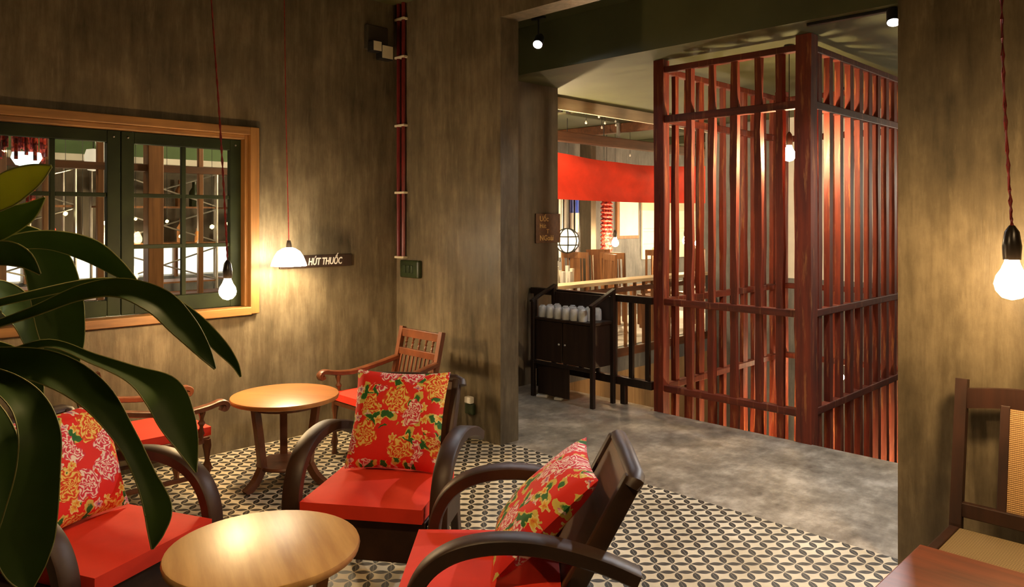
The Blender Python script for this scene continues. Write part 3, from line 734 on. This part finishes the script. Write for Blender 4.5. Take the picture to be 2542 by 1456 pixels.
# ------------------------------------------------------------------ spindle-back elbow chairs along the left wall
def turned(b, a, c, r, n=9):
    """turned spindle between a and c with swellings"""
    a, c = Vector(a), Vector(c); P = [a.lerp(c, i / n) for i in range(n + 1)]
    k = [1, .7, 1.15, .75, .6, 1.3, .6, .8, 1.15, 1]
    return b.tube(P, r, 6, radii=[r * k[i % 10] for i in range(n + 1)], up=(0, 1, 0))
def elbow_chair(name, label, loc, rz):
    t_ = thing(name, label, 'chair', loc, rz, 'spindle-back elbow chairs')
    W, mt = .225, M['red_wood']
    def back(z): return -.245 - (z - .40) * .23 if z > .4 else -.245
    for s in (-1, 1):
        MB().sweep([(s * W, -.20, 0), (s * W, -.245, .22), (s * W, -.245, .40), (s * W, back(.62), .62), (s * W, back(.815), .815)],
                   [(-.019, -.017), (.019, -.017), (.019, .017), (-.019, .017)], fixed=(1, 0, 0)).obj('back_post', mt, t_)
        b = MB(); turned(b, (s * W, .24, 0), (s * W, .235, .36), .021); b.obj('leg', mt, t_, True)
        b = MB(); turned(b, (s * W, .20, .36), (s * (W + .02), .20, .535), .017); b.obj('arm_support', mt, t_, True)
        P = smooth_path([(s * W, back(.60), .60), (s * (W + .01), -.12, .565), (s * (W + .025), .08, .535), (s * (W + .03), .22, .545), (s * (W + .03), .30, .562), (s * (W + .03), .335, .545), (s * (W + .03), .325, .522), (s * (W + .03), .305, .530)], 5)
        n = len(P)
        MB().sweep(P, [(-.026, -.011), (-.018, -.016), (.018, -.016), (.026, -.011), (.026, .011), (.018, .016), (-.018, .016), (-.026, .011)], fixed=(1, 0, 0)).obj('armrest', mt, t_, True)
        MB().bar((s * W, -.235, .16), (s * W, .235, .16), .02, .024, bev=.003).obj('side_stretcher', mt, t_)
    MB().bar((-W, back(.775), .775), (W, back(.775), .775), .022, .062, bev=.004).obj('top_rail', mt, t_)
    MB().bar((-W, back(.645), .645), (W, back(.645), .645), .022, .05, bev=.004).obj('middle_rail', mt, t_)
    MB().bar((-W, back(.44), .44), (W, back(.44), .44), .022, .04, bev=.004).obj('lower_rail', mt, t_)
    for k in range(5):
        x = -W + 2 * W * (k + 1) / 6; b = MB(); turned(b, (x, back(.67), .67), (x, back(.745), .745), .009); b.obj('spindle', mt, t_, True)
    for k in range(9):
        x = -W + 2 * W * (k + 1) / 10; MB().bar((x, back(.46), .46), (x, back(.62), .62), .014, .010, up=(0, 1, 0)).obj('slat', mt, t_)
    MB().box(-W - .01, W + .01, -.25, .25, .335, .375, bev=.006).obj('seat_frame', mt, t_)
    soft_box(-W + .005, W - .005, -.235, .262, .376, .430, .014, .008).obj('seat_cushion', M['red_fabric'], t_, True)
    MB().bar((-W, .16, .16), (W, .16, .16), .02, .024, bev=.003).obj('stretcher', mt, t_)
    return t_
elbow_chair('spindle_elbow_chair', 'reddish spindle-back elbow chair standing in the room corner', (-4.285, 3.03, 0), PI)
elbow_chair('spindle_elbow_chair', 'reddish spindle-back elbow chair below the window behind the plant', (-4.465, 1.56, 0), 0)

# ------------------------------------------------------------------ cane-backed chair and varnished table by the right wall
cc = thing('cane_back_chair', 'dark red-brown low chair with a woven cane back panel', 'chair', (-.585, 3.30, 0), PI)
W = .325
def cb(z): return -.225 - max(0, z - .34) * .16
for s in (-1, 1):
    MB().sweep([(s * W, -.21, 0), (s * W, -.225, .34), (s * W, cb(.6), .6), (s * W, cb(.925), .925)], [(-.022, -.02), (.022, -.02), (.022, .02), (-.022, .02)], fixed=(1, 0, 0)).obj('back_post', M['cane_wood'], cc)
    MB().box(s * W - .02, s * W + .02, .24, .28, 0, .34, bev=.004).obj('leg', M['cane_wood'], cc)
    MB().bar((s * .165, cb(.42), .42), (s * .165, cb(.84), .84), .035, .018, up=(0, 1, 0), bev=.003).obj('back_slat', M['cane_wood'], cc)
    MB().box(s * W - .018, s * W + .018, -.20, .24, .285, .335, bev=.004).obj('seat_rail', M['cane_wood'], cc)
MB().sweep(smooth_path([(-W, cb(.84), .845), (-.16, cb(.84) - .012, .868), (0, cb(.84) - .016, .874), (.16, cb(.84) - .012, .868), (W, cb(.84), .845)], 4),
           [(-.013, -.04), (.013, -.04), (.013, .04), (-.013, .04)], up=(0, 0, 1)).obj('crest_rail', M['cane_wood'], cc, True)
MB().bar((-W, cb(.40), .40), (W, cb(.40), .40), .03, .06, bev=.004).obj('lower_rail', M['cane_wood'], cc)
MB().bar((0, cb(.43), .43), (0, cb(.83), .83), .295, .012, up=(0, 1, 0)).obj('cane_panel', M['cane'], cc)
MB().box(-W + .018, W - .018, .235, .275, .285, .335, bev=.004).obj('front_rail', M['cane_wood'], cc)
MB().box(-W + .018, W - .018, -.205, .235, .312, .330, bev=.003).obj('cane_seat', M['cane_seat'], cc)
tt = thing('square_table', 'red varnished square table in front of the cane chair', 'table', (-.40, 2.36, 0))
TW, TD, TH = .43, .43, .50
MB().box(-TW, TW, -TD, TD, TH - .035, TH, bev=.005).obj('table_top', M['sheen_table'], tt)
for sx_ in (-1, 1):
    for sy_ in (-1, 1):
        MB().box(sx_ * .37 - .022, sx_ * .37 + .022, sy_ * .37 - .022, sy_ * .37 + .022, 0, TH - .035, bev=.004).obj('leg', M['sheen_table'], tt)
    MB().box(sx_ * .37 - .010, sx_ * .37 + .010, -.348, .348, TH - .10, TH - .036).obj('apron', M['sheen_table'], tt)
    MB().box(-.348, .348, sx_ * .37 - .010, sx_ * .37 + .010, TH - .10, TH - .036).obj('apron', M['sheen_table'], tt)

# ------------------------------------------------------------------ long-leaved plant beside the camera
PB = eye(-.97, 1.22)
pt = thing('dracaena_plant', 'tall potted plant with long arching dark green leaves', 'plant', PB)
MB().lathe([(0, 0), (.13, 0), (.15, .06), (.19, .36), (.20, .40), (.175, .40), (.165, .35), (0, .35)], 24).obj('pot', M['pot'], pt, True)
MB().tube([(0, 0, .34), (.01, .01, .7), (-.005, .0, 1.05), (0, 0, 1.45), (0, 0, 1.56)], .022, 8, radii=[.028, .026, .024, .022, .012]).obj('stem', M['trunk'], pt, True)
FWD, RGT = eye(0, 1), eye(1, 0)
def leaf(ctrl, tilt=.5, mat='leaf', fold=.22):
    """ctrl: (px, py, half width px, metres ahead); blade with a folded midrib, its yellow edges as sub-parts"""
    P = [at(x, y, d) - PB for x, y, h, d in ctrl]; hw = [h * d / FPX for x, y, h, d in ctrl]
    Q = smooth_path([(*p,) for p in P], 6)
    Wd = [v.x for v in smooth_path([(h, 0, 0) for h in hw], 6)]
    b = bmesh.new(); rows = []; n = len(Q); edges = ([], [])
    for i, q in enumerate(Q):
        d = (Q[min(i + 1, n - 1)] - Q[max(i - 1, 0)]).normalized()
        view = (PB + q - Vector((0, 0, EYE))).normalized()
        s = d.cross(view).normalized(); nn = s.cross(d).normalized()
        side = (s * math.cos(tilt) + nn * math.sin(tilt)).normalized(); up = d.cross(side).normalized()
        h = max(Wd[i], .0012); row = []
        for u in (-1, -.5, 0, .5, 1):
            row.append(q + side * (u * h) + up * (fold * h * abs(u)))
        rows.append((row, up)); edges[0].append(row[0]); edges[1].append(row[-1])
    T = .0007
    top = [[b.verts.new(v + up * T) for v in row] for row, up in rows]; bot = [[b.verts.new(v - up * T) for v in row] for row, up in rows]
    for i in range(n - 1):
        for j in range(4):
            b.faces.new((top[i][j], top[i][j + 1], top[i + 1][j + 1], top[i + 1][j])); b.faces.new((bot[i][j + 1], bot[i][j], bot[i + 1][j], bot[i + 1][j + 1]))
        b.faces.new((top[i][0], top[i + 1][0], bot[i + 1][0], bot[i][0])); b.faces.new((top[i + 1][4], top[i][4], bot[i][4], bot[i + 1][4]))
    b.faces.new(top[0] + list(reversed(bot[0]))); b.faces.new(list(reversed(top[-1])) + bot[-1])
    m = MB(); m.b.free(); m.b = b
    lf = m.obj('leaf', M[mat], pt, True)
    for e in edges:
        MB().tube(e, .0011, 5).obj('leaf_edge', M['leaf_edge'], lf, True)
leaf([(-170, 640, 8, 1.22), (-60, 520, 34, 1.12), (30, 468, 42, 1.05), (90, 435, 28, 1.0), (128, 412, 2, .98)], .35, 'leaf_pale')
leaf([(-190, 690, 8, 1.22), (-80, 600, 34, 1.2), (10, 560, 42, 1.2), (70, 530, 28, 1.2), (112, 490, 2, 1.2)], .6)
leaf([(-190, 700, 8, 1.22), (-80, 640, 16, 1.25), (20, 602, 22, 1.28), (120, 592, 28, 1.3), (220, 615, 34, 1.32), (290, 660, 24, 1.33), (356, 718, 2, 1.34)], -.6)
leaf([(-190, 860, 7, 1.22), (-40, 815, 9, 1.2), (80, 775, 13, 1.18), (200, 728, 20, 1.16), (300, 716, 26, 1.15), (390, 750, 36, 1.14), (450, 808, 34, 1.13), (500, 868, 20, 1.12), (534, 915, 2, 1.12)], .45)
leaf([(-190, 800, 7, 1.25), (60, 735, 10, 1.3), (260, 700, 12, 1.36), (400, 738, 14, 1.38), (480, 790, 18, 1.39), (545, 855, 17, 1.4), (582, 900, 9, 1.4), (598, 935, 1.5, 1.4)], -.3)
leaf([(-190, 690, 8, 1.22), (-40, 590, 14, 1.3), (60, 585, 26, 1.34), (115, 650, 50, 1.35), (140, 740, 55, 1.36), (152, 820, 50, 1.36), (165, 880, 36, 1.36), (190, 930, 2, 1.36)], .1)
leaf([(-190, 930, 7, 1.22), (0, 885, 10, 1.2), (120, 852, 10, 1.2), (230, 890, 13, 1.2), (330, 930, 22, 1.2), (400, 975, 46, 1.2), (435, 1040, 44, 1.2), (462, 1100, 28, 1.2), (486, 1172, 2, 1.2)], .35)
leaf([(-190, 880, 10, 1.2), (-20, 892, 30, 1.12), (120, 915, 42, 1.1), (230, 980, 38, 1.1), (310, 1085, 25, 1.1), (358, 1180, 24, 1.1), (390, 1262, 32, 1.1), (388, 1318, 20, 1.1), (378, 1362, 2, 1.1)], .3)
leaf([(-190, 900, 10, 1.2), (-40, 930, 22, 1.05), (55, 985, 34, 1.0), (95, 1070, 44, .98), (92, 1170, 48, .97), (75, 1270, 58, .97), (60, 1350, 62, .97), (64, 1420, 40, .97), (75, 1470, 2, .97)], .2)
leaf([(-190, 930, 10, 1.2), (-70, 1000, 34, 1.05), (-10, 1090, 42, 1.0), (10, 1190, 36, 1.0), (18, 1280, 22, 1.0), (8, 1340, 2, 1.0)], .3)
leaf([(-190, 780, 10, 1.22), (-70, 735, 34, 1.3), (10, 740, 40, 1.36), (60, 790, 34, 1.38), (80, 850, 20, 1.4), (85, 905, 2, 1.4)], .5)
leaf([(-190, 830, 10, 1.22), (-60, 860, 24, 1.3), (30, 900, 34, 1.32), (75, 960, 28, 1.33), (100, 1030, 2, 1.33)], .2)
leaf([(-190, 740, 10, 1.22), (-60, 640, 26, 1.15), (10, 625, 32, 1.12), (60, 640, 24, 1.1), (100, 680, 2, 1.1)], -.4)

# ------------------------------------------------------------------ hall beyond: seen over the railing and through the window
def hall_lamp(name, label, pos, r, c, pw, ceil=HC, group=None):
    return bare_bulb(name, label, pos, (0, 0, 0), r, c, pw, ceil=ceil, cord='plain', group=group)
HX = -8.6
# timber beam on hangers, red banner
bm_ = thing('ceiling_beam', 'dark red-brown timber beam hung under the hall ceiling', 'beam', (-7.0, 10.5, 0))
MB().box(-.07, .07, -4, 4.4, 2.70, 2.84, bev=.01).obj('beam_timber', M['hall_wood_y'], bm_)
for y in (-3.6, -1.2, 1.2, 3.8):
    MB().box(-.02, .02, y - .02, y + .02, 2.84, HC).obj('hanger', M['metal'], bm_)
for i, y in enumerate((7.2, 9.4, 11.6, 13.8)):
    b = MB().bar((-8.6, y, HC - .07), (-5.62, y, HC - .07), .10, .14, bev=.01).obj('cross_beam', M['hall_wood_y'] if i % 2 else M['ceiling_hall'])
    tag(b, 'cross beam under the hall ceiling above the banner', 'beam', 'cross beams of the hall')
def banner(y0, y1, x, z0, z1, sag):
    b = bmesh.new(); n, m = 40, 10; G = []
    for i in range(n + 1):
        u = i / n; row = []
        for j in range(m + 1):
            v = j / m; y = y0 + (y1 - y0) * u
            zt = z1 - sag * math.sin(PI * min(1, u * 1.0)) ; zb = z0 - sag * .25 * math.sin(PI * u)
            fold = .035 * math.sin(u * 23 + 5 * v) * (.3 + v * .4) + .05 * math.sin(v * 7 + 3 * math.sin(PI * u))
            row.append(Vector((x + fold + .12 * math.sin(PI * u), y, zb + (zt - zb) * v)))
        G.append(row)
    f = [[b.verts.new(p) for p in r_] for r_ in G]; k = [[b.verts.new(p + Vector((-.004, 0, 0))) for p in r_] for r_ in G]
    for i in range(n):
        for j in range(m):
            b.faces.new((f[i][j], f[i + 1][j], f[i + 1][j + 1], f[i][j + 1])); b.faces.new((k[i][j], k[i][j + 1], k[i + 1][j + 1], k[i + 1][j]))
    mb = MB(); mb.b.free(); mb.b = b; return mb
bn = thing('cloth_banner', 'long red cloth banner sagging across the hall', 'banner', (-7.2, 10.2, 0))
o = banner(7.6, 12.25, -7.2, 1.90, 2.58, .10).obj('banner_cloth', M['banner'], bn, True); o.location = (7.2, -10.2, 0)
for y in (7.62, 9.2, 10.7, 12.2):
    MB().tube([(.0, y - 10.2, 2.50), (.0, y - 10.2, HC - .004)], .008, 5).obj('string', M['black'], bn)
for i, (px, py, d) in enumerate(((1455, 305, 9.6), (1487, 290, 10.2), (1502, 306, 10.6), (1494, 317, 10.9), (1528, 302, 11.2), (1529, 311, 11.5), (1598, 298, 10.4), (1564, 386, 12.5))):
    p = at(px, py, d)
    o = MB().lathe(bulb_shape(.016), 8).obj('unlit_bulb', M['white'], None, True, loc=p)
    tag(o, 'small unlit white bulb hanging under the hall ceiling', 'bulb', 'unlit bulbs under the hall ceiling')
    MB().tube([(0, 0, .025), (0, 0, HC - p.z)], .004, 5).obj('wire', M['black'], o)
p = at(1417, 262, 9.3)
fx = thing('ceiling_fixture', 'black cluster fitting under the hall ceiling beside the edge board', 'light fitting', Vector((p.x, p.y, HC)))
MB().lathe([(0, 0), (.09, 0), (.09, -.03), (0, -.03)], 14).obj('mounting_plate', M['black'], fx)
for k in range(5):
    a = k * 1.26; MB().tube([(0, 0, -.02), (.07 * math.cos(a), .07 * math.sin(a), -.07), (.13 * math.cos(a), .13 * math.sin(a), -.09)], .012, 6).obj('arm', M['black'], fx)
    MB().lathe([(0, -.15), (.03, -.15), (.035, -.10), (.015, -.07), (0, -.07)], 10, (.13 * math.cos(a), .13 * math.sin(a), 0)).obj('lamp_cup', M['black'], fx, True)
# paper posters on the hall wall
def wall_item(name, label, cat, y0, y1, z0, z1, mat, d=.03, x=HX):
    return tag(MB().box(x, x + d, y0, y1, z0, z1, bev=.004).obj(name, mat), label, cat)
wb = thing('notice_screen', 'large white paper screen with pale bands on hall wall', 'screen', (HX + .006, 13.05, 0))
MB().box(0, .03, -.9, 1.25, .83, 1.78).obj('sheet', M['paper'], wb)
for z in (1.36, 1.42, 1.12): MB().box(.03, .034, -.86, 1.2, z, z + .012).obj('band', M['cream'], wb)
MB().box(0, .04, -.92, 1.27, 1.78, 1.98).obj('roller', M['cream'], wb)
fp = thing('framed_notice', 'cream framed notice with brown edge on hall wall', 'notice', (HX, 11.69, 0))
MB().box(0, .05, -.36, .33, 1.24, 2.05, bev=.006).obj('frame', M['hall_wood'], fp)
MB().box(.05, .056, -.29, .30, 1.30, 2.0).obj('sheet', M['paper'], fp)
# red patterned pillar and grey pillar
t = NT('red_paper_chips'); v = t.n('TexVoronoi', Vector=t.coord(), Scale=26).outputs[0]
M['tassel'] = t.done(t.ramp(v, [(0.1, (0.55, 0.02, 0.015)), (0.45, (0.75, 0.10, 0.06)), (0.6, (0.16, 0.01, 0.01))]), .6, bump=v, bstr=.6, bdist=.02)
rp = MB()
for k in range(14):
    z = 1.0 + k * .07
    rp.lathe([(0, z), (.085, z), (.11, z + .03), (.075, z + .07), (0, z + .07)], 10)
tag(rp.obj('hanging_tassel_string', M['tassel'], loc=(-8.0, 10.30, 0)), 'long red tassel string hanging in front of the framed notice', 'decoration')
MB_ = MB().tube([(-8.0, 10.30, 1.97), (-8.0, 10.30, HC)], .006, 5).obj('tassel_cord', M['black'], bpy.data.objects['hanging_tassel_string']); MB_.location = (8.0, -10.30, 0)
tag(MB().box(-8.35, -8.1, 10.0, 10.14, 0, HC, bev=.01).obj('hall_column', M['wall_dark']), 'dark square column beside the barred hall window', 'column')
# barred window with blue panel
bw = thing('barred_window', 'bright barred hall window with a blue panel', 'window', (HX, 10.1, 0))
MB().box(0, .02, -.75, .60, .95, 2.1).obj('lit_pane', plain('bright_pane', (.75, .74, .66), .5, .1), bw)
MB().box(.02, .03, -.10, .55, 1.72, 2.1).obj('blue_panel', plain('blue_panel', (.03, .08, .55), .4, .1), bw)
MB().box(.02, .03, -.1, .5, .95, 1.38).obj('grey_panel', plain('grey_panel', (.25, .22, .27), .5, .2), bw)
for k in range(10): MB().tube([(.06, -.74 + k * .145, .9), (.06, -.74 + k * .145, 2.15)], .014, 6).obj('bar', M['black'], bw)
# lattice globe lamp
gl = thing('lattice_globe_lamp', 'round globe lamp in a dark lattice before the barred window', 'lamp', at(1408, 597, 11.0))
MB().ico((0, 0, 0), .17, 2).obj('globe', emit('globe_glow', (1.0, .80, .48), 3.0), gl, True)
for a in range(4):
    c, s = math.cos(a * PI / 4), math.sin(a * PI / 4)
    MB().tube([(c * .178 * math.cos(u), s * .178 * math.cos(u), .178 * math.sin(u)) for u in [2 * PI * i / 20 for i in range(21)]], .009, 5, up=(s, -c, .01)).obj('lattice_ring', M['black'], gl)
for z in (-.06, .06):
    MB().tube([(math.sqrt(.178 ** 2 - z * z) * math.cos(u), math.sqrt(.178 ** 2 - z * z) * math.sin(u), z) for u in [2 * PI * i / 20 for i in range(21)]], .009, 5).obj('lattice_ring', M['black'], gl)
MB().tube([(0, 0, .17), (0, 0, HC - gl.location.z)], .006, 5).obj('cord', M['black'], gl)
# hall bulbs
hall_lamp('hall_bulb', 'bare bulb in front of the cream framed notice', at(1527, 603, 12.6), .06, WARM2, 100)
hall_lamp('hall_bulb', 'bare bulb in front of the white paper screen', at(1702, 598, 13.6), .06, WARM2, 100)
hall_lamp('hall_bulb', 'smaller bare bulb at the edge of the white paper screen', at(1730, 604, 14.6), .045, WARM2, 30)
hall_lamp('hall_bulb', 'added unseen bare bulb deep in the hall behind the serving stand wall', Vector((-7.3, 7.1, 2.35)), .05, WARM2, 110)  # out-of-sight bulb added to light the near hall
hall_lamp('hall_bulb', 'added unseen bare bulb hung in the hall just behind the corridor wall end', Vector((-6.0, 6.25, 2.2)), .05, WARM2, 200)  # out-of-sight bulb added to brighten the banner and mid hall
hall_lamp('hall_bulb', 'added unseen bare bulb at the far end of the hall behind the stair wall', Vector((-6.3, 13.8, 2.35)), .05, WARM2, 90)  # out-of-sight bulb added to light the far end of the hall
# high-back hall chairs
hc = thing('hall_chair', 'brown high-back wooden chair standing in the hall', 'chair', (-6.7, 9.0, 0), 0, 'high-back chairs in the hall')
for s in (-1, 1):
    MB().bar((s * .2, -.19, 0), (s * .2, -.24, 1.12), .035, .035, up=(0, 1, 0)).obj('back_post', M['hall_wood'], hc)
    MB().box(s * .2 - .018, s * .2 + .018, .17, .206, 0, .44).obj('leg', M['hall_wood'], hc)
MB().box(-.22, .22, -.21, .21, .44, .47, bev=.005).obj('seat', M['hall_wood'], hc)
MB().bar((-.22, -.24, 1.08), (.22, -.24, 1.08), .03, .09).obj('crest_rail', M['hall_wood'], hc)
MB().bar((-.2, -.215, .62), (.2, -.215, .62), .025, .04).obj('back_rail', M['hall_wood'], hc)
MB().bar((0, -.217, .64), (0, -.237, 1.05), .17, .014, up=(0, 1, 0)).obj('splat', M['hall_wood'], hc)
for x in (-.12, .12): MB().bar((x, -.217, .64), (x, -.237, 1.05), .02, .014, up=(0, 1, 0)).obj('slat', M['hall_wood'], hc)
for (x, y, a) in ((-6.55, 8.15, 2.6), (-7.25, 8.75, .2), (-6.5, 9.6, 1.2), (-7.35, 9.45, -1.9), (-6.9, 10.25, .6), (-6.3, 10.35, 2.8), (-7.6, 10.9, 1.7), (-6.7, 11.2, .4), (-6.4, 12.1, 1.0)):
    dup(hc, (x, y, 0), a)
# rail-top counter along the stairwell edge with balusters
ct = thing('hall_balustrade', 'timber balustrade with a broad plank top along the stairwell', 'railing', (-5.68, 7.4, 0))
MB().box(-.13, .13, -1.9, 2.1, .82, .862, bev=.006).obj('plank_top', M['plank_light'], ct)
MB().box(-.03, .03, -1.9, 2.1, .70, .76, bev=.005).obj('upper_rail', M['hall_wood_y'], ct)
for k in range(21):
    y = -1.85 + k * .195; MB().box(-.016, .016, y - .016, y + .016, 0, .82).obj('baluster', M['hall_wood'], ct)
# white sheet for light on the hall floor, added glowing upright, rolled papers, tray
tag(MB().box(-7.5, -5.75, 6.6, 11.4, 0, .012, bev=.004).obj('floor_light_sheet', M['wall_white']), 'broad white sheet standing in for the brightly lit hall floor beyond the balustrade', 'mat')  # white colour stands in for strong lamplight on the bare floor
fl = thing('glow_upright', 'warm yellow upright panel with added glow behind the serving stand', 'lantern', (-5.98, 7.55, 0))  # added glow in place of an unidentified warm-lit upright
t = NT('warm_glow_skin'); n_ = t.noise(t.coord(scale=(1, 1, .5)), 7, 5)
e = t.n('Emission', Color=t.ramp(n_, [(.32, (.16, .06, .012)), (.52, (.75, .45, .14)), (.7, (1, .78, .42))]), Strength=1.0); t.t.links.new(e.outputs[0], t.out.inputs[0])
MB().box(-.15, .15, -.15, .15, .04, .50, bev=.01).obj('glow_body', t.m, fl)
for sx_ in (-1, 1):
    for sy_ in (-1, 1): MB().box(sx_ * .148 - .015, sx_ * .148 + .015, sy_ * .148 - .015, sy_ * .148 + .015, 0, .53).obj('corner_post', M['hall_wood'], fl)
bk = thing('umbrella_bin', 'dark bin by the hall balustrade holding rolled white papers', 'bin', (-6.0, 6.88, 0))
MB().lathe([(0, 0), (.16, 0), (.18, .62), (.165, .62), (.15, .03), (0, .03)], 16).obj('bin_body', M['hall_wood'], bk, True)
for k in range(7):
    a = k * .9; x, y = -6.0 + .085 * math.cos(a), 6.88 + .085 * math.sin(a)
    o = MB().tube([(0, 0, .04), (.02 * math.cos(a), .02 * math.sin(a), .98 + .03 * (k % 3))], .028, 8).obj('rolled_paper', M['paper'] if k % 2 else M['white'], None, True, loc=(x, y, 0))
    tag(o, 'rolled white paper standing in the dark bin', 'paper roll', 'paper rolls in the bin')
# --------------- seen through the window
tag(MB().box(-8.60, -8.52, -2.5, 5.6, 2.20, 2.27, bev=.005).obj('ledge_board', M['white']), 'pale horizontal ledge along the green upper hall wall', 'ledge')
scr = thing('timber_screen', 'row of brown timber posts tied by a rail behind the window', 'screen', (-6.9, 1.9, 0))
for y, w_ in ((.35, .05), (.82, .04), (1.30, .10), (1.62, .04), (2.02, .05), (2.45, .13), (2.86, .045), (3.22, .045), (3.55, .05)):
    MB().box(-w_ / 2, w_ / 2, y - 1.9 - w_ / 2, y - 1.9 + w_ / 2, 0, HC, bev=.006).obj('post', M['hall_wood'], scr)
MB().box(-.03, .03, -2.1, 1.8, 2.02, 2.08).obj('rail', M['hall_wood_y'], scr)
# wire rack of shelves with cross braces
for ri, (y0, y1) in enumerate(((1.0, 2.1), (2.35, 3.45), (3.6, 4.7))):
    rk = thing('wire_rack', ('wire shelf rack with cross braces behind the left window leaf', 'wire shelf rack with cross braces behind the right window leaf', 'wire shelf rack with cross braces at the window edge')[ri], 'rack', (-8.1, (y0 + y1) / 2, 0))
    L = (y1 - y0) / 2
    for x in (-.2, .2):
        for y in (-L, L): MB().tube([(x, y, 0), (x, y, 2.15)], .014, 6).obj('upright', M['metal'], rk)
    for z in (.95, 1.35, 1.72, 2.1): MB().box(-.2, .2, -L, L, z, z + .016).obj('shelf', M['hall_wood'], rk)
    for z in (.97, 1.37, 1.74):
        MB().tube([(.2, -L, z), (.2, L, z + .34)], .008, 5).obj('brace', M['metal'], rk); MB().tube([(.2, L, z), (.2, -L, z + .34)], .008, 5).obj('brace', M['metal'], rk)
    rnd = random.Random(ri)
    for z in (1.366, 1.736):
        for k in range(6):
            y = (y0 + y1) / 2 - L + .12 + k * (2 * L - .2) / 5.5; h = rnd.uniform(.14, .28); r_ = rnd.uniform(.03, .055)
            o = MB().lathe([(0, 0), (r_, 0), (r_, h * .6), (r_ * .4, h * .78), (r_ * .4, h), (0, h)], 8).obj('jar', [M['hall_wood'], M['white'], M['tassel'], M['green_box']][rnd.randrange(4)], None, True, loc=(-8.1 + rnd.uniform(-.08, .1), y, z))
            tag(o, 'small jar or bottle on a wire rack behind the window', 'jar', 'jars on the wire racks')
# string lights
FG = [emit('fairy_glow', (1, .82, .35), 4.0), emit('fairy_glow_white', (1, .92, .8), 4.0)]
for m_ in FG: m_.cycles.emission_sampling = 'NONE'
for i in range(16):
    rnd = random.Random(i + 40); y = 1.4 + i * .15 + rnd.uniform(-.03, .03)
    o = MB().ico((0, 0, 0), .016 + .012 * rnd.random(), 1).obj('fairy_light', FG[0 if i % 3 else 1], loc=(-7.80, y, 1.50 + rnd.uniform(-.12, .2)))
    tag(o, 'tiny glowing fairy light in front of the wire racks', 'light', 'fairy lights before the wire racks')
    w_ = MB().tube([(0, 0, 0), (0, 0, HC - o.location.z)], .0025, 4).obj('wire', M['black'], o)
# red tassel curtain and lamp at the left pane
tc = thing('tassel_chandelier', 'red tasselled chandelier with glowing white bowl behind the window', 'lamp', Vector((at(66, 380, 5.5).x, at(66, 380, 5.5).y, 0)))
for k in range(26):
    a = k * 2.4; r_ = .03 + .14 * ((k * 37) % 26) / 26; z = 2.07 + .05 * math.sin(k * 1.7)
    MB().tube([(r_ * math.cos(a), r_ * math.sin(a), z), (r_ * math.cos(a), r_ * math.sin(a), 2.58)], .013, 5).obj('tassel', M['tassel'], tc)
MB().lathe([(0, 1.98), (.07, 2.0), (.10, 2.05), (.09, 2.09), (0, 2.09)], 16).obj('glass_bowl', emit('bowl_glow', (.85, 1.0, .95), 2.2), tc, True)
MB().lathe([(0, 2.56), (.23, 2.56), (.23, 2.60), (0, 2.60)], 18).obj('top_plate', M['hall_wood'], tc)
MB().tube([(0, 0, 2.6), (0, 0, HC)], .01, 5).obj('rod', M['black'], tc)
lf_ = thing('paper_lampshade', 'cream tapering lampshade behind the left window leaf', 'lamp', Vector((at(252, 378, 7.3).x, at(252, 378, 7.3).y, 0)))
MB().lathe([(.038, 2.17), (.052, 2.36), (.048, 2.36), (.034, 2.17)], 14).obj('shade', emit('cream_glow', (1.0, .84, .55), 1.1), lf_, True)
MB().tube([(0, 0, 2.2), (0, 0, HC)], .006, 5).obj('cord', M['black'], lf_); MB().lathe([(0, 2.26), (.045, 2.27), (.045, 2.275), (0, 2.285)], 12).obj('spider', M['black'], lf_)
ws = thing('white_paper_lantern', 'crumpled white paper lantern behind the left window leaf', 'lamp', Vector((at(232, 405, 7.0).x, at(232, 405, 7.0).y, .02)))
MB().lathe([(0, 2.03), (.05, 2.04), (.075, 2.10), (.08, 2.17), (.06, 2.23), (0, 2.24)], 12).obj('lantern', shade_mat('white_lantern', (.8, .78, .8), .35), ws, True)
MB().tube([(0, 0, 2.16), (0, 0, HC)], .005, 5).obj('cord', M['black'], ws)
hall_lamp('hall_bulb', 'small bare bulb low behind the left window leaf', at(277, 597, 7.2), .035, WARM2, 25)
hall_lamp('hall_bulb', 'bare bulb lighting the racks behind the window', Vector((-6.2, 3.9, 2.6)), .05, WARM2, 60)
hall_lamp('hall_bulb', 'bare bulb near the hall wall beyond the left window leaf', Vector((-7.4, -.4, 2.6)), .05, WARM2, 50)
# low white counter with grey cups below the racks
cb_ = thing('service_counter', 'long pale counter under the wire racks behind the window', 'counter', (-7.62, 2.6, 0))
MB().box(-.18, .18, -2.4, 2.2, .84, .88, bev=.004).obj('counter_top', M['hall_wood_y'], cb_)
for k in range(9): MB().box(-.17, .16, -2.38 + k * .505, -2.38 + k * .505 + .49, .0, .838).obj('front_panel', M['wall_grey'], cb_)

# added glowing panels standing in for strong light on the hall wall band
PW = emit('band_light_glow', (1.0, .95, .86), 1.6)
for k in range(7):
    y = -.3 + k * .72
    pn = thing('wall_glow_panel', 'added glowing white panel low on the hall wall behind the window', 'window', (HX, y, 0), 0, 'added glow panels behind the window')
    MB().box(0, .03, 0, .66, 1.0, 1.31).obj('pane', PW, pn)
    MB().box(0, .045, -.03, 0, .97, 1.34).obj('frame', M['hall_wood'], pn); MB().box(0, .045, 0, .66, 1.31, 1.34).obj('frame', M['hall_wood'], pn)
